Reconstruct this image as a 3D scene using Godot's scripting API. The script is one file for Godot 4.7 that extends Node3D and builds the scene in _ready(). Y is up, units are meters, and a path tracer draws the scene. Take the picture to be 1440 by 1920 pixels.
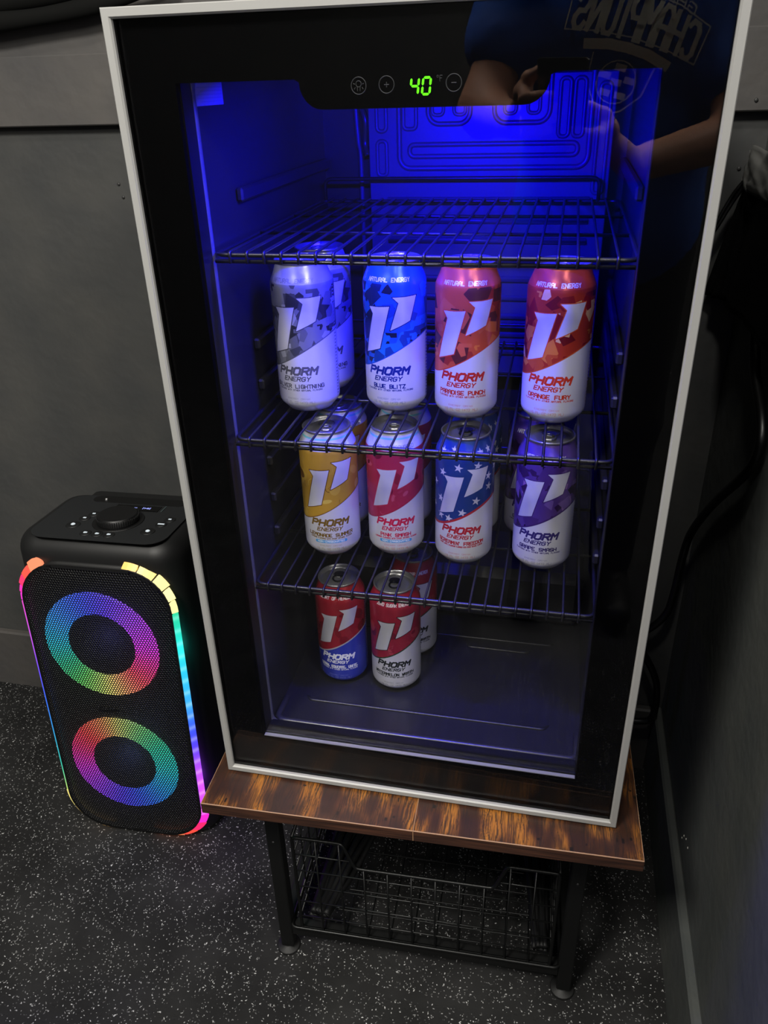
extends Node3D
# Units are metres. Floor at y = 0; T lifts things that were measured from the top of the stand.
const T := 0.42
var rng := RandomNumberGenerator.new()
var taken := {}

# ---------------------------------------------------------------- helpers
func lin(r: float, g: float, b: float) -> Color:
	return Color(r, g, b)

func mat(c: Color, rough := 0.6, metal := 0.0, spec := 0.5) -> StandardMaterial3D:
	var m := StandardMaterial3D.new()
	m.albedo_color = c
	m.roughness = rough
	m.metallic = metal
	m.metallic_specular = spec
	return m

func glow_mat(c: Color, energy: float) -> StandardMaterial3D:
	var m := mat(c * 0.5, 0.4)
	m.emission_enabled = true
	m.emission = c
	m.emission_energy_multiplier = energy
	return m

func st_new(smooth := false) -> SurfaceTool:
	var st := SurfaceTool.new()
	st.begin(Mesh.PRIMITIVE_TRIANGLES)
	st.set_smooth_group(0 if smooth else -1)
	return st

func tri(st: SurfaceTool, a: Vector3, b: Vector3, c: Vector3) -> void:
	# a, b, c run counter-clockwise seen from outside; Godot wants clockwise
	st.add_vertex(a); st.add_vertex(c); st.add_vertex(b)

func quad(st: SurfaceTool, a: Vector3, b: Vector3, c: Vector3, d: Vector3) -> void:
	tri(st, a, b, c); tri(st, a, c, d)

func face_out(st: SurfaceTool, p: Array, inside: Vector3) -> void:
	var n: Vector3 = (p[1] - p[0]).cross(p[2] - p[0])
	if n.length() < 1e-14 and p.size() > 3:
		n = (p[2] - p[0]).cross(p[3] - p[0])
	var flip := n.dot(p[0] + p[2] - inside * 2.0) < 0.0
	for i in range(1, p.size() - 1):
		if flip: tri(st, p[0], p[i + 1], p[i])
		else: tri(st, p[0], p[i], p[i + 1])

func box(st: SurfaceTool, c: Vector3, s: Vector3, b := 0.0, xf := Transform3D()) -> void:
	var h := s * 0.5
	b = minf(b, minf(h.x, minf(h.y, h.z)) * 0.98)
	var P := func(sx: float, sy: float, sz: float, ax: int) -> Vector3:
		var v := Vector3(sx * h.x, sy * h.y, sz * h.z)
		var e := Vector3(sx * b, sy * b, sz * b)
		e[ax] = 0.0
		return xf * (c + v - e)
	var mid := xf * c
	for ax in 3:
		var u := (ax + 1) % 3
		var w := (ax + 2) % 3
		for s0 in [-1.0, 1.0]:
			var q := []
			for k in [[-1.0, -1.0], [1.0, -1.0], [1.0, 1.0], [-1.0, 1.0]]:
				var sg := Vector3.ZERO
				sg[ax] = s0; sg[u] = k[0]; sg[w] = k[1]
				q.append(P.call(sg.x, sg.y, sg.z, ax))
			face_out(st, q, mid)
	if b <= 0.0: return
	for ax in 3:   # edges that run along ax
		var u := (ax + 1) % 3
		var w := (ax + 2) % 3
		for su in [-1.0, 1.0]:
			for sw in [-1.0, 1.0]:
				var a := Vector3.ZERO
				a[u] = su; a[w] = sw
				var a0 := a; a0[ax] = -1.0
				var a1 := a; a1[ax] = 1.0
				face_out(st, [P.call(a0.x, a0.y, a0.z, u), P.call(a1.x, a1.y, a1.z, u), P.call(a1.x, a1.y, a1.z, w), P.call(a0.x, a0.y, a0.z, w)], mid)
	for sx in [-1.0, 1.0]:
		for sy in [-1.0, 1.0]:
			for sz in [-1.0, 1.0]:
				face_out(st, [P.call(sx, sy, sz, 0), P.call(sx, sy, sz, 1), P.call(sx, sy, sz, 2)], mid)

func box2(st: SurfaceTool, a: Vector3, b: Vector3, bev := 0.0) -> void:
	box(st, (a + b) * 0.5, (b - a).abs(), bev)

func tube(st: SurfaceTool, pts: Array, r: float, sides := 8, closed := false) -> void:
	var n := pts.size()
	var rings := []
	var nrm := Vector3.ZERO
	for i in n:
		var a: Vector3 = pts[(i - 1 + n) % n] if closed else pts[maxi(i - 1, 0)]
		var b: Vector3 = pts[(i + 1) % n] if closed else pts[mini(i + 1, n - 1)]
		var t := (b - a).normalized()
		if nrm == Vector3.ZERO:
			nrm = t.cross(Vector3.UP if absf(t.y) < 0.9 else Vector3.RIGHT).normalized()
		else:
			nrm = (nrm - t * nrm.dot(t)).normalized()
		var bn := t.cross(nrm)
		var ring := []
		for k in sides:
			var th := TAU * k / sides
			ring.append(pts[i] + (nrm * cos(th) + bn * sin(th)) * r)
		rings.append(ring)
	for i in (n if closed else n - 1):
		var r0: Array = rings[i]
		var r1: Array = rings[(i + 1) % n]
		for k in sides:
			var k2 := (k + 1) % sides
			quad(st, r0[k], r0[k2], r1[k2], r1[k])
	if not closed:
		for k in range(1, sides - 1):
			tri(st, rings[0][0], rings[0][k + 1], rings[0][k])
			tri(st, rings[n - 1][0], rings[n - 1][k], rings[n - 1][k + 1])

func curve(pts: Array, steps := 6) -> Array:   # Catmull-Rom
	var out := []
	for i in pts.size() - 1:
		var p0: Vector3 = pts[maxi(i - 1, 0)]
		var p1: Vector3 = pts[i]
		var p2: Vector3 = pts[i + 1]
		var p3: Vector3 = pts[mini(i + 2, pts.size() - 1)]
		for k in steps:
			var t := float(k) / steps
			out.append(p1.cubic_interpolate(p2, p0, p3, t))
	out.append(pts[-1])
	return out

func fillet(pts: Array, r: float, steps := 4) -> Array:   # rounds the corners of a polyline
	var out := [pts[0]]
	for i in range(1, pts.size() - 1):
		var p: Vector3 = pts[i]
		var a: Vector3 = (pts[i - 1] - p)
		var b: Vector3 = (pts[i + 1] - p)
		var d := minf(r, minf(a.length(), b.length()) * 0.45)
		var s := p + a.normalized() * d
		var e := p + b.normalized() * d
		for k in steps + 1:
			var t := float(k) / steps
			out.append(s.lerp(p, t).lerp(p.lerp(e, t), t))
	out.append(pts[-1])
	return out

func lathe(st: SurfaceTool, prof: Array, segs := 32, at := Vector3.ZERO, vh := 1.0) -> void:
	# prof: Vector2(radius, height) from the bottom of the outside upwards; u = 0.5 faces +z
	for i in segs:
		var a0 := TAU * i / segs - PI
		var a1 := TAU * (i + 1) / segs - PI
		for j in prof.size() - 1:
			var p: Vector2 = prof[j]
			var q: Vector2 = prof[j + 1]
			var v := [Vector3(sin(a0) * p.x, p.y, cos(a0) * p.x), Vector3(sin(a1) * p.x, p.y, cos(a1) * p.x), Vector3(sin(a1) * q.x, q.y, cos(a1) * q.x), Vector3(sin(a0) * q.x, q.y, cos(a0) * q.x)]
			var u0 := float(i) / segs
			var u1 := float(i + 1) / segs
			var uv := [Vector2(u0, 1.0 - p.y / vh), Vector2(u1, 1.0 - p.y / vh), Vector2(u1, 1.0 - q.y / vh), Vector2(u0, 1.0 - q.y / vh)]
			for k in ([0, 2, 1] if q.x > 1e-6 else []):
				st.set_uv(uv[k]); st.add_vertex(at + v[k])
			for k in ([0, 3, 2] if p.x > 1e-6 or q.x > 1e-6 else []):
				if q.x <= 1e-6 and k == 3:
					st.set_uv(uv[2]); st.add_vertex(at + v[2])
				elif q.x <= 1e-6 and k == 2:
					st.set_uv(uv[1]); st.add_vertex(at + v[1])
				else:
					st.set_uv(uv[k]); st.add_vertex(at + v[k])

func prism(st: SurfaceTool, poly: PackedVector2Array, z0: float, z1: float, xf := Transform3D()) -> void:
	# a flat outline in xy given the depth z0..z1
	if Geometry2D.is_polygon_clockwise(poly):
		poly.reverse()
	var idx := Geometry2D.triangulate_polygon(poly)
	for i in range(0, idx.size(), 3):
		var a := poly[idx[i]]; var b := poly[idx[i + 1]]; var c := poly[idx[i + 2]]
		if (b - a).cross(c - a) < 0.0:
			var t := b; b = c; c = t
		tri(st, xf * Vector3(a.x, a.y, z1), xf * Vector3(b.x, b.y, z1), xf * Vector3(c.x, c.y, z1))
		tri(st, xf * Vector3(a.x, a.y, z0), xf * Vector3(c.x, c.y, z0), xf * Vector3(b.x, b.y, z0))
	for i in poly.size():
		var a := poly[i]; var b := poly[(i + 1) % poly.size()]
		quad(st, xf * Vector3(a.x, a.y, z0), xf * Vector3(b.x, b.y, z0), xf * Vector3(b.x, b.y, z1), xf * Vector3(a.x, a.y, z1))

func rrect(cx: float, cy: float, w: float, h: float, r: float, n := 6) -> PackedVector2Array:
	var out := PackedVector2Array()
	for k in 4:
		var c := Vector2(cx + (w * 0.5 - r) * [1, -1, -1, 1][k], cy + (h * 0.5 - r) * [1, 1, -1, -1][k])
		for i in n + 1:
			var a := PI * 0.5 * (k + float(i) / n)
			out.append(c + Vector2(cos(a), sin(a)) * r)
	return out

func to3(p: PackedVector2Array, z: float) -> Array:
	var o := []
	for q in p: o.append(Vector3(q.x, q.y, z))
	return o

func numbered(called: String) -> String:
	taken[called] = taken.get(called, -1) + 1
	return called if taken[called] == 0 else "%s_%03d" % [called, taken[called]]

func obj(called: String, st: SurfaceTool, m: Material, parent: Node3D = null) -> MeshInstance3D:
	st.generate_normals()
	var o := MeshInstance3D.new()
	o.mesh = st.commit()
	o.mesh.surface_set_material(0, m)
	if parent == null:
		o.name = numbered(called)
		add_child(o, true)
	else:
		o.name = called
		parent.add_child(o, true)
	return o

func share(called: String, mesh: Mesh, m: Material, parent: Node3D, at: Vector3) -> MeshInstance3D:
	var o := MeshInstance3D.new()
	o.name = called
	o.mesh = mesh
	o.material_override = m
	o.position = at
	parent.add_child(o, true)
	return o

func tag(o: Node3D, label: String, category: String, group := "") -> Node3D:
	o.set_meta("label", label)
	o.set_meta("category", category)
	if group: o.set_meta("group", group)
	return o

func thing(called: String, label: String, category: String, at := Vector3.ZERO, turn := 0.0, group := "") -> Node3D:
	var o := Node3D.new()
	o.name = numbered(called)
	add_child(o, true)
	o.position = at
	o.rotation.y = turn
	tag(o, label, category, group)
	return o

func struct(called: String, st: SurfaceTool, m: Material, label := "") -> MeshInstance3D:
	var o := obj(called, st, m)
	o.set_meta("kind", "structure")
	if label: o.set_meta("label", label)
	return o

func noise_tex(seed_: int, freq: float, size := 512, normal := false, strength := 2.0, ramp: Gradient = null) -> NoiseTexture2D:
	var n := FastNoiseLite.new()
	n.seed = seed_
	n.frequency = freq
	n.fractal_octaves = 4
	var t := NoiseTexture2D.new()
	t.width = size; t.height = size
	t.seamless = true
	t.noise = n
	t.as_normal_map = normal
	t.bump_strength = strength
	if ramp: t.color_ramp = ramp
	return t

func ramp2(a: Color, b: Color) -> Gradient:
	var g := Gradient.new()
	g.set_color(0, a); g.set_color(1, b)
	return g

# ---------------------------------------------------------------- drawing print into an image
func fill_poly(im: Image, p: Array, c: Color) -> void:
	var y0 := 1e9
	var y1 := -1e9
	for q in p:
		y0 = minf(y0, q.y); y1 = maxf(y1, q.y)
	var w := im.get_width()
	for y in range(maxi(0, floori(y0)), mini(im.get_height() - 1, ceili(y1)) + 1):
		var yc := y + 0.5
		var xs := []
		for i in p.size():
			var a: Vector2 = p[i]
			var b: Vector2 = p[(i + 1) % p.size()]
			if (a.y <= yc) != (b.y <= yc):
				xs.append(a.x + (yc - a.y) / (b.y - a.y) * (b.x - a.x))
		xs.sort()
		for i in range(0, xs.size() - 1, 2):
			var xa := clampi(roundi(xs[i]), 0, w)
			var xb := clampi(roundi(xs[i + 1]), 0, w)
			if xb > xa:
				im.fill_rect(Rect2i(xa, y, xb - xa, 1), c)

func line(im: Image, a: Vector2, b: Vector2, w: float, c: Color) -> void:
	var d := (b - a).normalized()
	var n := Vector2(-d.y, d.x) * w * 0.5
	var e := d * w * 0.42
	fill_poly(im, [a - e + n, b + e + n, b + e - n, a - e - n], c)

const GLYPH := {
	"A": "00 05 16 36 45 40|03 43", "B": "00 06 36 45 44 33 03|33 42 41 30 00", "C": "45 36 16 05 01 10 30 41", "D": "00 06 36 45 41 30 00",
	"E": "46 06 00 40|03 33", "F": "46 06 00|03 33", "G": "45 36 16 05 01 10 30 41 43 23", "H": "00 06|40 46|03 43", "I": "10 16", "J": "46 41 30 10 01",
	"K": "00 06|03 23 46|23 40", "L": "06 00 40", "M": "00 06 23 46 40", "N": "00 06 40 46", "O": "01 05 16 36 45 41 30 10 01", "P": "00 06 36 45 44 33 03",
	"Q": "01 05 16 36 45 41 30 10 01|22 40", "R": "00 06 36 45 44 33 03|23 40", "S": "45 36 16 05 04 13 33 42 41 30 10 01", "T": "06 46|26 20",
	"U": "06 01 10 30 41 46", "V": "06 20 46", "W": "06 10 24 30 46", "X": "06 40|00 46", "Y": "06 23 46|23 20", "Z": "06 46 00 40",
	"0": "01 05 16 36 45 41 30 10 01", "1": "15 26 20", "2": "05 16 36 45 44 00 40", "3": "05 16 36 45 33 42 30 10 01|23 33", "4": "36 02 42|30 36", "5": "46 06 03 33 42 41 30 00",
	"6": "45 36 16 05 01 10 30 41 42 33 03", "7": "06 46 20", ".": "10 11", "'": "15 16", "-": "13 33", "(": "26 15 11 20", ")": "16 25 21 10", "&": "40 05 16 25 02 10 30 42", " ": "",
}
const NARROW := "I.'()"

func text(im: Image, s: String, cx: float, cy: float, w: float, h: float, thick: float, c: Color, skew := 0.0, arc := 0.0) -> void:
	# centred at (cx, cy), fitted to w x h pixels; arc bows the line upwards at its ends
	var adv := 0.0
	for ch in s: adv += 3.4 if ch in NARROW else 5.6
	adv -= 1.6
	var kx := w / adv
	var ky := h / 6.0
	var x := 0.0
	for ch in s:
		var g: String = GLYPH.get(ch, "")
		for part in g.split("|", false):
			var last := Vector2.INF
			for pt in part.split(" ", false):
				var gx := float(pt.substr(0, 1).to_int())
				var gy := float(pt.substr(1, 1).to_int())
				if ch in NARROW: gx -= 0.6
				var px := (x + gx) * kx + (gy - 3.0) * ky * skew - w * 0.5
				var t := px / maxf(w * 0.5, 1.0)
				var p := Vector2(cx + px, cy - (gy - 3.0) * ky - arc * t * t)
				if last != Vector2.INF:
					line(im, last, p, thick, c)
				last = p
		x += 3.4 if ch in NARROW else 5.6

# ---------------------------------------------------------------- cans
const CAN_H := 0.1575
const CAN_R := 0.0331
const CW := 1024
const CH := 768

func cpx(th: float, y: float) -> Vector2:
	return Vector2(512.0 + th * 162.9, (1.0 - y / CAN_H) * CH)

func swoosh(th: float) -> float:
	return 0.066 + 0.019 * sin(th - 0.14)

func c8(r: int, g: int, b: int) -> Color:
	return Color8(r, g, b)

func can_print(f: Dictionary) -> Image:
	var r := RandomNumberGenerator.new()
	r.seed = hash(f.called)
	var im := Image.create(CW, CH, false, Image.FORMAT_RGB8)
	im.fill(f.bg)
	var style: String = f.style
	if style == "camo":
		for i in 110:
			var p := cpx(r.randf_range(-3.1, 3.1), r.randf_range(0.05, 0.138))
			var k: float = r.randf_range(20, 78)
			var q := []
			var a0: float = r.randf() * TAU
			var kind := r.randi() % 3
			if kind == 0:   # bent arrow
				for v in [[0, 0], [1.6, 0], [1.6, 0.5], [0.7, 0.5], [0.9, 1.5], [0.3, 1.7], [-0.3, 0.6]]:
					q.append(p + Vector2(v[0] - 0.7, v[1] - 0.7) * k * 0.7 * Vector2(1 if i % 2 else -1, 1))
			else:
				for n in (3 + kind):
					q.append(p + Vector2.from_angle(a0 + TAU * n / (3 + kind) + r.randf_range(-0.4, 0.4)) * k * r.randf_range(0.5, 1.1))
			fill_poly(im, q, f.shapes[r.randi() % f.shapes.size()])
	elif style == "swirl":
		for i in 26:
			var p := cpx(r.randf_range(-3.1, 3.1), r.randf_range(0.05, 0.136))
			var k: float = r.randf_range(14, 50)
			var q := []
			var sq: float = r.randf_range(0.35, 0.9)
			var a0: float = r.randf() * TAU
			for n in 14:
				q.append(p + (Vector2.from_angle(TAU * n / 14.0) * Vector2(k, k * sq)).rotated(a0))
			fill_poly(im, q, f.shapes[r.randi() % f.shapes.size()])
		for i in 46:
			var p := cpx(r.randf_range(-3.1, 3.1), r.randf_range(0.05, 0.12))
			var last := Vector2.INF
			var rad: float = r.randf_range(8, 34)
			var a0: float = r.randf() * TAU
			for n in 9:
				var s := p + Vector2.from_angle(a0 + n * 0.26) * rad
				if last != Vector2.INF: line(im, last, s, 3.4, f.shapes[i % f.shapes.size()])
				last = s
	else:
		for s in [[-0.75, 0.116], [-0.85, 0.083], [-0.15, 0.125], [0.0, 0.0705], [0.47, 0.0845], [0.95, 0.112], [0.98, 0.099], [-0.48, 0.061], [-0.83, 0.0625], [-1.2, 0.1], [-1.3, 0.07], [0.5, 0.127], [1.35, 0.12], [1.7, 0.1], [2.2, 0.12], [-1.8, 0.08], [-2.2, 0.11], [-1.6, 0.125], [-0.9, 0.139], [0.2, 0.141], [0.8, 0.14], [-0.3, 0.142], [2.8, 0.1]]:
			var p := cpx(s[0], s[1])
			var q := []
			for n in 10:
				q.append(p + Vector2.from_angle(TAU * n / 10.0 - PI / 2 + 0.2) * (27.0 if n % 2 == 0 else 10.5))
			fill_poly(im, q, f.mark)
	# shoulder band
	im.fill_rect(Rect2i(0, 0, CW, 102), f.neck)
	if style == "stars":
		for th in [-2.0, -0.8, -0.35, 0.62, 1.0, 1.9]:
			var p := cpx(th, 0.1445 - 0.004 * absf(sin(th * 9.0)))
			var q := []
			for n in 10: q.append(p + Vector2.from_angle(TAU * n / 10.0 - PI / 2) * (22.0 if n % 2 == 0 else 9.0))
			fill_poly(im, q, f.mark)
	if f.pill:
		im.fill_rect(Rect2i(0, 36, CW, 10), c8(110, 185, 185))
	text(im, f.top, 512, 84, 235, 17, 4.0, f.neck_ink, 0.12)
	# lower field with its edge stripe
	var pts := []
	var edge := []
	for i in 65:
		var th := -3.1416 + TAU * i / 64.0
		pts.append(cpx(th, swoosh(th)))
		edge.append(cpx(th, swoosh(th) + f.band))
	fill_poly(im, edge + [Vector2(CW, CH), Vector2(0, CH)], f.edge)
	fill_poly(im, pts + [Vector2(CW, CH), Vector2(0, CH)], f.low)
	# the slanted mark of two strokes
	var left := [[-0.68, 0.1132], [-0.32, 0.1136], [0.04, 0.1146], [-0.30, 0.071], [-0.894, 0.0643], [-0.536, 0.1062]]
	var right := [[0.14, 0.1236], [0.5, 0.1236], [0.918, 0.1243], [0.691, 0.0995], [0.055, 0.0903], [0.324, 0.1179]]
	for poly in [left, right]:
		var q := []
		var c := Vector2.ZERO
		for v in poly: c += cpx(v[0], v[1]) / poly.size()
		for v in poly: q.append(cpx(v[0], v[1]))
		for i in q.size():
			line(im, q[i], q[(i + 1) % q.size()], 9.0, f.edge_dark)
		fill_poly(im, q, f.mark)
	# lettering
	text(im, "PHORM", cpx(-0.03, 0).x, cpx(0, 0.0474).y, 216, 36, 11.6, f.ink, 0.3)
	text(im, "ENERGY", cpx(-0.06, 0).x, cpx(0, 0.0388).y, 146, 21, 5.6, f.ink, 0.3)
	text(im, f.flavour, cpx(-0.04, 0).x, cpx(0, 0.0305).y, f.get("wide", 250), 19, 5.4, f.ink, 0.0, f.get("arc", 0.0))
	text(im, f.get("fine", "FLAVORED WITH OTHER NATURAL FLAVORS"), cpx(-0.04, 0).x, cpx(0, 0.0262).y, 262, 8, 1.9, f.ink, 0.0, f.get("arc", 0.0))
	var grey: Color = f.low.lerp(f.ink, 0.22)
	if f.pill:
		var a := cpx(-0.04, 0.0222)
		fill_poly(im, [a + Vector2(-92, -9), a + Vector2(92, -9), a + Vector2(98, 0), a + Vector2(92, 9), a + Vector2(-92, 9), a + Vector2(-98, 0)], c8(70, 150, 205))
		text(im, "NON-CARBONATED", a.x, a.y, 160, 9, 2.6, c8(225, 235, 240))
	text(im, "ENERGY DRINK", cpx(-0.06, 0).x, cpx(0, 0.0165).y, 128, 9, 2.6, grey)
	text(im, "16 FL OZ (473 ML)", cpx(-0.06, 0).x, cpx(0, 0.0122).y, 178, 13, 3.2, grey)
	# side panel: a rule, an upright line of print and fine lines
	for side in [1.45, -1.75]:
		var x := cpx(side, 0).x
		im.fill_rect(Rect2i(int(x), 110, 2, 610), f.ink.lerp(f.low, 0.4))
		for k in 34:
			im.fill_rect(Rect2i(int(x) + 8, 130 + k * 17, 14 + (k * 7) % 9, 6 + k % 3), f.ink.lerp(f.low, 0.35))
	return im

func can_shapes() -> Array:
	var body := st_new(true)
	lathe(body, [Vector2(0.0235, 0.0), Vector2(0.0245, 0.0), Vector2(0.0272, 0.0032), Vector2(0.0312, 0.0075), Vector2(0.0327, 0.0105), Vector2(0.0331, 0.014), Vector2(0.0331, 0.05), Vector2(0.0331, 0.09), Vector2(0.0331, 0.1325), Vector2(0.0327, 0.1358), Vector2(0.0315, 0.1392), Vector2(0.0296, 0.1435), Vector2(0.0278, 0.148), Vector2(0.0265, 0.152), Vector2(0.0258, 0.1538)], 48, Vector3.ZERO, CAN_H)
	body.generate_normals()
	var lid := st_new(true)
	lathe(lid, [Vector2(0.0258, 0.1538), Vector2(0.0271, 0.1551), Vector2(0.0273, 0.1566), Vector2(0.0266, 0.1575), Vector2(0.0257, 0.1572), Vector2(0.0248, 0.1545), Vector2(0.0238, 0.1512), Vector2(0.0228, 0.1510), Vector2(0.0222, 0.1528), Vector2(0.015, 0.1532), Vector2(0.0, 0.1532)], 40)
	lid.generate_normals()
	var base := st_new(true)
	lathe(base, [Vector2(0.0, 0.009), Vector2(0.012, 0.0075), Vector2(0.02, 0.003), Vector2(0.0235, 0.0)], 32)
	base.generate_normals()
	var tab := st_new()
	prism(tab, rrect(0, 0.0075, 0.0145, 0.0125, 0.006, 5), 0.0, 0.0011, Transform3D(Basis(Vector3.RIGHT, -PI / 2), Vector3(0, 0.1538, 0.002)))
	var loop := []
	for i in 14: loop.append(Vector3(sin(TAU * i / 14.0) * 0.0068, 0.1546, 0.0045 + cos(TAU * i / 14.0) * 0.0078))
	tube(tab, loop, 0.0011, 6, true)
	box(tab, Vector3(0, 0.1545, 0.0), Vector3(0.006, 0.0016, 0.005), 0.0006)
	tab.generate_normals()
	var mouth := st_new()
	var ml := []
	for i in 18: ml.append(Vector3(sin(TAU * i / 18.0) * 0.0095, 0.1533, -0.0102 + cos(TAU * i / 18.0) * 0.0085))
	tube(mouth, ml, 0.0005, 5, true)
	mouth.generate_normals()
	return [body.commit(), lid.commit(), base.commit(), tab.commit(), mouth.commit()]

var metal_lid: StandardMaterial3D
var metal_tab: StandardMaterial3D
var metal_ring: StandardMaterial3D
var can_mesh: Array

func make_can(f: Dictionary, at: Vector3, yaw: float) -> Node3D:
	var o := thing("drink_can", f.label, "can", at, yaw, f.group)
	var m := mat(Color.WHITE, 0.27, 0.3, 0.5)
	m.albedo_texture = ImageTexture.create_from_image(can_print(f))
	m.texture_repeat = true
	share("body", can_mesh[0], m, o, Vector3.ZERO)
	share("lid", can_mesh[1], metal_lid, o, Vector3.ZERO)
	share("base_dome", can_mesh[2], metal_lid, o, Vector3.ZERO)
	share("pull_tab", can_mesh[3], metal_tab if not f.dark_tab else dark_tab, o, Vector3.ZERO)
	share("mouth_score", can_mesh[4], metal_ring, o, Vector3.ZERO)
	return o
var dark_tab: StandardMaterial3D

func can_copy(src: Node3D, at: Vector3, yaw: float, label: String, group: String) -> Node3D:
	var r: Node3D = src.duplicate()
	r.name = numbered("drink_can")
	add_child(r, true)
	r.position = at
	r.rotation.y = yaw
	r.set_meta("label", label)
	r.set_meta("group", group)
	return r

# ---------------------------------------------------------------- surfaces
func wood_image(seed_: int) -> Image:
	var a := FastNoiseLite.new(); a.seed = seed_; a.frequency = 0.012; a.fractal_octaves = 3
	var b := FastNoiseLite.new(); b.seed = seed_ + 1; b.frequency = 0.05; b.fractal_octaves = 3
	var c := FastNoiseLite.new(); c.seed = seed_ + 2; c.frequency = 0.02; c.fractal_octaves = 2
	var n := 512
	var im := Image.create(n, n, false, Image.FORMAT_RGB8)
	var dark := Color8(50, 30, 22)
	var mid := Color8(88, 52, 28)
	var gold := Color8(150, 95, 36)
	var black := Color8(34, 26, 24)
	for y in n:
		for x in n:
			var p: float = a.get_noise_2d(x * 1.2, y * 0.45) * 1.45 + 0.5
			var wob: float = c.get_noise_2d(x, y * 0.5) * 6.0
			var g: float = b.get_noise_2d((x + wob) * 6.5, y * 0.2)
			var fine: float = b.get_noise_2d(x * 12.0 + 300.0, y * 0.35)
			var col := dark.lerp(mid, clampf(p * 1.6, 0, 1)).lerp(gold, clampf((p - 0.36) * 1.7, 0, 1))
			col = col.lerp(black, clampf((g - 0.06) * 2.8, 0, 0.7))
			col = col.lerp(dark, clampf(fine * 1.9, 0, 0.6))
			var k: float = c.get_noise_2d(x * 0.8 + 900.0, y * 0.4)
			col = col.lerp(dark, clampf((k - 0.3) * 2.0, 0, 0.6))
			im.set_pixel(x, y, col)
	for i in 70:   # worm holes
		var x0 := rng.randi_range(4, n - 12)
		var y0 := rng.randi_range(4, n - 16)
		im.fill_rect(Rect2i(x0, y0, rng.randi_range(2, 5), rng.randi_range(3, 9)), Color8(26, 19, 16))
	return im

func floor_images() -> Array:
	var n := 2048
	var im := Image.create(n, n, false, Image.FORMAT_RGB8)
	var f := FastNoiseLite.new(); f.seed = 5; f.frequency = 0.004; f.fractal_octaves = 5
	var base := f.get_seamless_image(n, n)
	base.convert(Image.FORMAT_L8)
	var src := base.get_data()
	var lut := PackedByteArray()
	lut.resize(256)
	for i in 256: lut[i] = clampi(int(16 + i * 0.085), 0, 255)
	var out := PackedByteArray()
	out.resize(n * n)
	for i in n * n: out[i] = lut[src[i]]
	im = Image.create_from_data(n, n, false, Image.FORMAT_L8, out)
	im.convert(Image.FORMAT_RGB8)
	var h := Image.create(n, n, false, Image.FORMAT_L8)
	h.fill(Color(0.5, 0.5, 0.5))
	for i in 26000:   # grit and pits of the pressed rubber
		var v := rng.randf_range(0.3, 0.62)
		h.fill_rect(Rect2i(rng.randi_range(0, n - 9), rng.randi_range(0, n - 9), rng.randi_range(2, 8), rng.randi_range(2, 8)), Color(v, v, v))
	for i in 41000:   # pale rubber flecks
		var c := Vector2(rng.randf_range(6, n - 6), rng.randf_range(6, n - 6))
		var k := rng.randf()
		var len := 1.0 + 3.2 * k * k * k + rng.randf() * 1.2
		var w := rng.randf_range(0.7, 1.8)
		var v: float = pow(rng.randf(), 0.8) * 0.62 + 0.2
		var warm := rng.randf_range(0.92, 1.0)
		var col := Color(v, v * (0.97 + 0.03 * warm), v * (0.9 + 0.1 * warm))
		var d := Vector2.from_angle(rng.randf() * PI) * len
		var nn := Vector2(-d.y, d.x).normalized() * w
		fill_poly(im, [c - d, c - nn * rng.randf_range(0.6, 1.0), c + d * rng.randf_range(0.5, 1.0), c + nn], col)
	return [im, h]

# ---------------------------------------------------------------- the place
func ceiling_panel(at: Vector3, size: Vector2, energy: float, label: String) -> void:
	var o := thing("ceiling_light", label, "ceiling light", at)
	var fr := st_new()
	for s in [-1, 1]:
		box(fr, Vector3(s * size.x * 0.5, -0.012, 0), Vector3(0.03, 0.024, size.y + 0.03), 0.004)
		box(fr, Vector3(0, -0.012, s * size.y * 0.5), Vector3(size.x + 0.03, 0.024, 0.03), 0.004)
	obj("frame", fr, mat(Color(0.8, 0.8, 0.8), 0.5), o)
	var d := st_new()
	box(d, Vector3(0, -0.006, 0), Vector3(size.x - 0.03, 0.01, size.y - 0.03), 0.002)
	obj("diffuser", d, glow_mat(Color(1.0, 0.975, 0.93), 2.0), o)
	var l := AreaLight3D.new()
	l.name = "panel_light"
	l.area_size = size - Vector2(0.04, 0.04)
	l.light_energy = energy
	l.light_color = Color(1.0, 0.985, 0.95)
	l.shadow_enabled = true
	l.area_range = 8.0
	l.area_attenuation = 2.0
	l.rotation.x = -PI / 2
	l.position = Vector3(0, -0.03, 0)
	o.add_child(l, true)

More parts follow.
